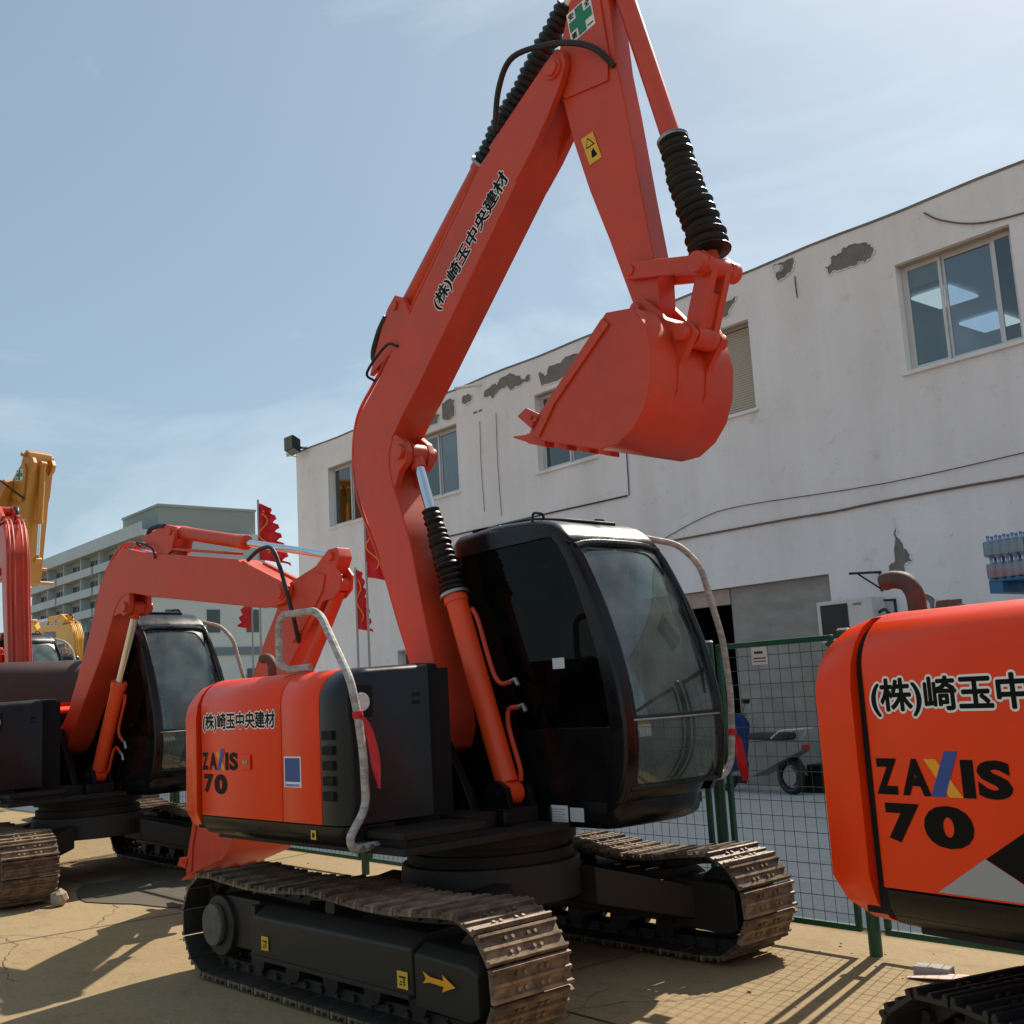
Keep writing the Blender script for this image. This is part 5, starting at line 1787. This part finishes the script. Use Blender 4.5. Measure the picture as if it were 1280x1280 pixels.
right, _, _ = excavator("orange excavator at the right edge, its engine cover filling the corner", (-0.52, 3.86, 0), D(-6), D(-16), (D(-51), D(6), D(55)),
          decals="stripe", shoe="shoe_dark", boom_text=False)
second, _, _ = excavator("orange excavator at left with boom folded down in front of its cab", (-11.2, 3.88, 0), D(7.8), D(0), (D(-52.5), D(3.0), D(84)))
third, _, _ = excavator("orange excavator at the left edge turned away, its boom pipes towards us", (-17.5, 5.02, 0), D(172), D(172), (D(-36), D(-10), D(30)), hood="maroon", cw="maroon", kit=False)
third.scale = (1.35, 1.35, 1.35)
yel, TBy, TAy = excavator("dark yellow excavator whose arm top rises at the left edge", (-30.9, 8.1, 0), D(18), D(18), (0, D(-15), D(-60)), paint="yellow", aw=3.3, tool=False, arm_paint="yellow", cross=True, hood="yellow", cw="yellow")
yel.scale = (1.5, 1.5, 1.5)
kom, TBk, TAk = excavator("bright yellow excavator far behind with blue lettering on its boom", (-38.6, 13.1, 0), D(180), D(180), (D(-39), D(5), D(40)), paint="yellow_far", arm_paint="yellow_far", hood="yellow_far", cw="yellow_far")
kom.scale = (1.43, 1.43, 1.43)
q0 = Vector(TBk((0.62, 0.124, 4.33))); q1 = Vector(TBk((-0.05, 0.124, 3.70)))
uxk = (q1 - q0).normalized()
uzk = Vector((uxk.z, 0, -uxk.x)) if uxk.x < 0 else Vector((-uxk.z, 0, uxk.x))
if uzk.z < 0: uzk = -uzk
print_text("boom_lettering", "KOMATSU", "blue_print", kom, q0 + uzk * 0.03, uxk, uzk, 0.92, 0.16, off=0.05, lift=0.004)

# red ribbons tied to the rails
def ribbon(pts, label):
    r = MB()
    n = len(pts)
    P = smooth_path(pts, 4)
    rings = []
    for k, p in enumerate(P):
        t = k / (len(P) - 1)
        w = 0.012 + 0.028 * t
        tw = 0.6 * sin(t * 4)
        rings.append([p + Vector((w * cos(tw), w * sin(tw), 0)), p + Vector((0.004, 0.006, 0)), p - Vector((w * cos(tw), w * sin(tw), 0)), p - Vector((0.004, 0.006, 0))])
    r.loft(rings)
    o = r.build("ribbon", "ribbon", smooth=60)
    tag(o, label, "ribbon", "red ribbons tied to the rails")
    return o
def loc2w(p, c=Vector((-5.2, 4.05, 0)), a=D(2.5)):
    return Vector((c.x + p[0] * cos(a) - p[1] * sin(a), c.y + p[0] * sin(a) + p[1] * cos(a), p[2]))
def knot(o, path):
    s = MB(); s.tube(path, 0.027, 10); k = s.build("knot", "ribbon", o)
o = ribbon([loc2w((0.30, -1.05, 1.44)), loc2w((0.325, -1.03, 1.38)), loc2w((0.34, -1.01, 1.27)), loc2w((0.345, -1.0, 1.16)), loc2w((0.35, -0.99, 1.08))], "red ribbon tied to the grab rail on the engine cover side")
knot(o, [loc2w((0.275, -1.053, 1.455)), loc2w((0.275, -1.049, 1.42))])
o = ribbon([loc2w((0.77, 1.28, 1.20)), loc2w((0.80, 1.30, 1.15)), loc2w((0.80, 1.31, 1.05)), loc2w((0.80, 1.325, 0.97)), loc2w((0.80, 1.33, 0.91))], "red ribbon tied to the rail beside the cab windscreen")
knot(o, [loc2w((0.77, 1.285, 1.215)), loc2w((0.77, 1.28, 1.18))])

# ------------------------------------------------------------------ small things on the ground
def rock(name, loc, s, m, label, cat, seed):
    bm = bmesh.new()
    bmesh.ops.create_icosphere(bm, subdivisions=2, radius=1.0)
    rnd = random.Random(seed)
    for v in bm.verts:
        k = 1 + rnd.uniform(-0.22, 0.18)
        v.co = Vector((v.co.x * s[0] * k, v.co.y * s[1] * k, max(v.co.z * s[2] * k, -0.6 * s[2])))
    me = bpy.data.meshes.new(name)
    bm.to_mesh(me); bm.free()
    me.materials.append(MATS[m])
    o = link(name, me)
    o.location = (loc[0], loc[1], loc[2] + 0.6 * s[2])
    return tag(o, label, cat)
rock("stone", (-9.80, 3.16, 0.0), (0.075, 0.07, 0.085), "stone", "pale rounded stone wedged beside the left excavator's track", "stone", 3)
s = MB(); s.box(-0.09, 0.09, -0.045, 0.045, 0, 0.05)
o = s.build("broken_brick", "cement_panel", bevel=0.008); o.location = (-3.28, 5.30, 0); o.rotation_euler = (0, 0, 0.2)
tag(o, "pale broken block lying at the foot of the fence", "block")
s = MB(); s.loft([[(-0.14, -0.05, 0.004), (0.16, -0.02, 0.03), (0.15, 0.06, 0.035), (-0.12, 0.06, 0.006)], [(-0.14, -0.05, 0.008), (0.16, -0.02, 0.034), (0.15, 0.06, 0.039), (-0.12, 0.06, 0.010)]])
o = s.build("paper_scrap", "pink_paper"); o.location = (-3.22, 5.22, 0)
tag(o, "pinkish scrap of card beside the block under the fence", "litter")
cr = MB()
rnd = random.Random(11)
for k in range(420):
    if k < 160: x, y = rnd.uniform(-9.5, -1.5), rnd.gauss(5.35, 0.12)
    else: x, y = rnd.uniform(-11, -1.5), rnd.uniform(1.2, 5.6)
    r = abs(rnd.gauss(0, 0.0035)) + 0.0015
    a = rnd.uniform(0, pi)
    cr.loft([[(x + r * 1.5 * cos(a + q), y + r * sin(a + q), 0.0) for q in (0, 1.6, 3.1, 4.6)], [(x + r * cos(a + q), y + r * 0.7 * sin(a + q), r * 0.8) for q in (0.2, 1.7, 3.2, 4.8)]])
tag(cr.build("grit", "stone", smooth=0), "loose grit scattered over the concrete yard", "grit", kind="stuff")

# ------------------------------------------------------------------ far buildings
apt = empty("apartment_block", (-164, 58, 0))
tag(apt, "pale grey apartment block with long balconies far behind at left", "building")
W_, H_ = 21.0, 24.6
s = MB(); s.box(-30, W_, 0, 16, 0, H_); s.build("wall", "apt_wall", apt)
FLH = 3.0
WIN = None
for f in range(8):
    z = 0.6 + f * FLH
    for (xa, xb) in ((-30, -14), (-13.4, 1.8), (2.4, 20.8)):
        s = MB(); s.box(xa, xb, -1.5, -1.38, z, z + 1.15); s.box(xa, xb, -1.37, -0.01, z, z + 0.15)
        s.build("balcony", "apt_white", apt)
    for k in range(13):
        x = -28.5 + k * 3.8
        if WIN is None:
            m_ = MB(); m_.box(-0.75, 0.75, -0.06, 0.05, 0.0, 1.45); WIN = m_.build("window", "apt_window", mesh_only=True)
            m_ = MB(); m_.box(-0.35, 0.35, -0.06, 0.05, -0.7, 1.5); DOR = m_.build("balcony_door", "apt_window", mesh_only=True)
            m_ = MB(); m_.box(-0.12, 0.12, -1.3, 0.0, -1.05, 1.9); FIN = m_.build("partition", "apt_white", mesh_only=True)
        o = link("window", WIN, apt); o.location = (x, 0, z + 1.0)
        o = link("balcony_door", DOR, apt); o.location = (x + 1.6, 0, z + 0.9)
        if k % 2: 
            o = link("partition", FIN, apt); o.location = (x - 1.4, 0, z + 1.05)
s = MB(); s.box(-30.4, W_ + 0.3, -1.9, 16, H_ - 0.01, H_ + 0.75); s.build("eaves", "apt_white", apt)
for k in range(36):
    s = MB(); s.box(-30 + k * 1.42, -28.65 + k * 1.42, -1.7, -1.62, H_ + 0.76, H_ + 1.85); s.build("roof_railing", "apt_white", apt)
tw = empty("stair_tower", (-143.2, 58.7, 0))
tag(tw, "plain grey-green tower rising behind the folded excavator boom", "building")
s = MB(); s.box(-12.6, 0, 0, 14, 0, 28.6); s.build("wall", "tower_green", tw)
s = MB(); s.box(-12.75, 0.15, -0.15, 14.1, 28.61, 28.95); s.build("parapet", "apt_grey", tw)
wg = empty("office_wing", (-107, 42.5, 0))
tag(wg, "low pale building with dark blue bands behind the flags", "building")
s = MB(); s.box(-4.5, 0, 0, 40, 0, 13.2); s.build("wall", "apt_white", wg)
for z in (12.75, 6.9, 1.6):
    s = MB(); s.box(-4.6, 0.15, -0.1, 40, z, z + 0.8 if z < 10 else z + 1.15); s.build("blue_band", "band_blue", wg)
for k in range(9):
    for z in (9.2, 3.2):
        s = MB(); s.box(-0.02, 0.06, 2.0 + k * 4.3, 3.4 + k * 4.3, z, z + 2.3); s.build("window", "apt_window", wg)

# ------------------------------------------------------------------ shrubs and trees in the distance
def leafy(name, loc, rx, rz_, h, m, label, cat, n=900, seed=0, leaf=0.12):
    r = empty(name, loc)
    tag(r, label, cat)
    rnd = random.Random(seed)
    s = MB()
    s.tube([(0, 0, 0), (0.05, 0.02, h * 0.4), (0.0, 0.05, h * 0.75)], [0.07 * h / 3, 0.05 * h / 3, 0.02 * h / 3], 7)
    for k in range(7):
        a = rnd.uniform(0, 2 * pi)
        s.tube([(0, 0, h * rnd.uniform(0.25, 0.5)), (rx * 0.5 * cos(a), rx * 0.5 * sin(a), h * 0.65), (rx * 0.8 * cos(a), rx * 0.8 * sin(a), h * rnd.uniform(0.7, 0.95))], [0.03 * h / 3, 0.02 * h / 3, 0.008], 5)
    s.build("trunk", "bark", r)
    s = MB()
    cl = [(rnd.uniform(-rx, rx) * 0.7, rnd.uniform(-rx, rx) * 0.7, h - rz_ + rnd.uniform(-rz_, rz_) * 0.75, rnd.uniform(0.25, 0.5)) for _ in range(12)]
    for k in range(n):
        c = rnd.choice(cl)
        p = Vector((c[0] + rnd.gauss(0, c[3] * rx * 0.5), c[1] + rnd.gauss(0, c[3] * rx * 0.5), c[2] + rnd.gauss(0, c[3] * rz_ * 0.5)))
        u = Vector((rnd.uniform(-1, 1), rnd.uniform(-1, 1), rnd.uniform(-1, 1))).normalized() * leaf
        v = u.cross(Vector((rnd.uniform(-1, 1), rnd.uniform(-1, 1), rnd.uniform(-1, 1)))).normalized() * leaf * 0.5
        b = len(s.v)
        s.v += [tuple(p - u), tuple(p + v), tuple(p + u), tuple(p - v)]
        s.f.append((b, b + 1, b + 2, b + 3))
    s.build("crown", m, r, smooth=0)
    return r
leafy("blossom_tree", (-62.4, 19.3, 0), 2.4, 2.0, 5.6, "blossom", "small tree with pinkish spring leaves beyond the yellow boom", "tree", 1500, 5, 0.11)
leafy("shrub", (-26.5, 14.2, 0), 0.8, 0.7, 2.6, "leaf_yellow", "yellowish shrub seen between the left cab and the folded arm", "shrub", 900, 6, 0.07)
leafy("shrub", (-28.5, 16.4, 0), 1.0, 0.8, 2.4, "leaf_green", "green shrub standing behind the yellowish one", "shrub", 900, 8, 0.08)

# parked car far behind
car = empty("parked_car", (-49.7, 15.9, 0), D(20))
tag(car, "white car parked far behind the left excavators", "car")
s = MB()
P = [(-2.1, 0.35), (-2.15, 0.75), (-1.9, 0.95), (-1.35, 1.0), (-0.85, 1.42), (0.55, 1.45), (1.15, 1.0), (1.95, 0.86), (2.15, 0.6), (2.1, 0.32)]
s.prism(P, -0.85, 0.85)
cb = s.build("body", "car_white", car, bevel=0.06, seg=3)
for y in (-0.856, 0.842):
    s = MB(); s.prism([(-1.15, 1.02), (-0.78, 1.36), (0.48, 1.38), (0.95, 1.02)], y, y + 0.014); s.build("side_window", "car_glass", car)
s = MB(); s.prism([(-1.36, 1.03), (-0.90, 1.405), (-0.93, 1.415), (-1.40, 1.03)], -0.72, 0.72); s.build("rear_window", "car_glass", car)
for x in (-1.35, 1.35):
    for y in (-0.86, 0.70):
        s = MB(); cyl(s, (x, y, 0.32), (x, y + 0.16, 0.32), 0.32, 22); w = s.build("wheel", "rubber", car)
        s = MB(); cyl(s, (x, y - 0.01, 0.32), (x, y + 0.17, 0.32), 0.19, 16); s.build("rim", "steel", w)
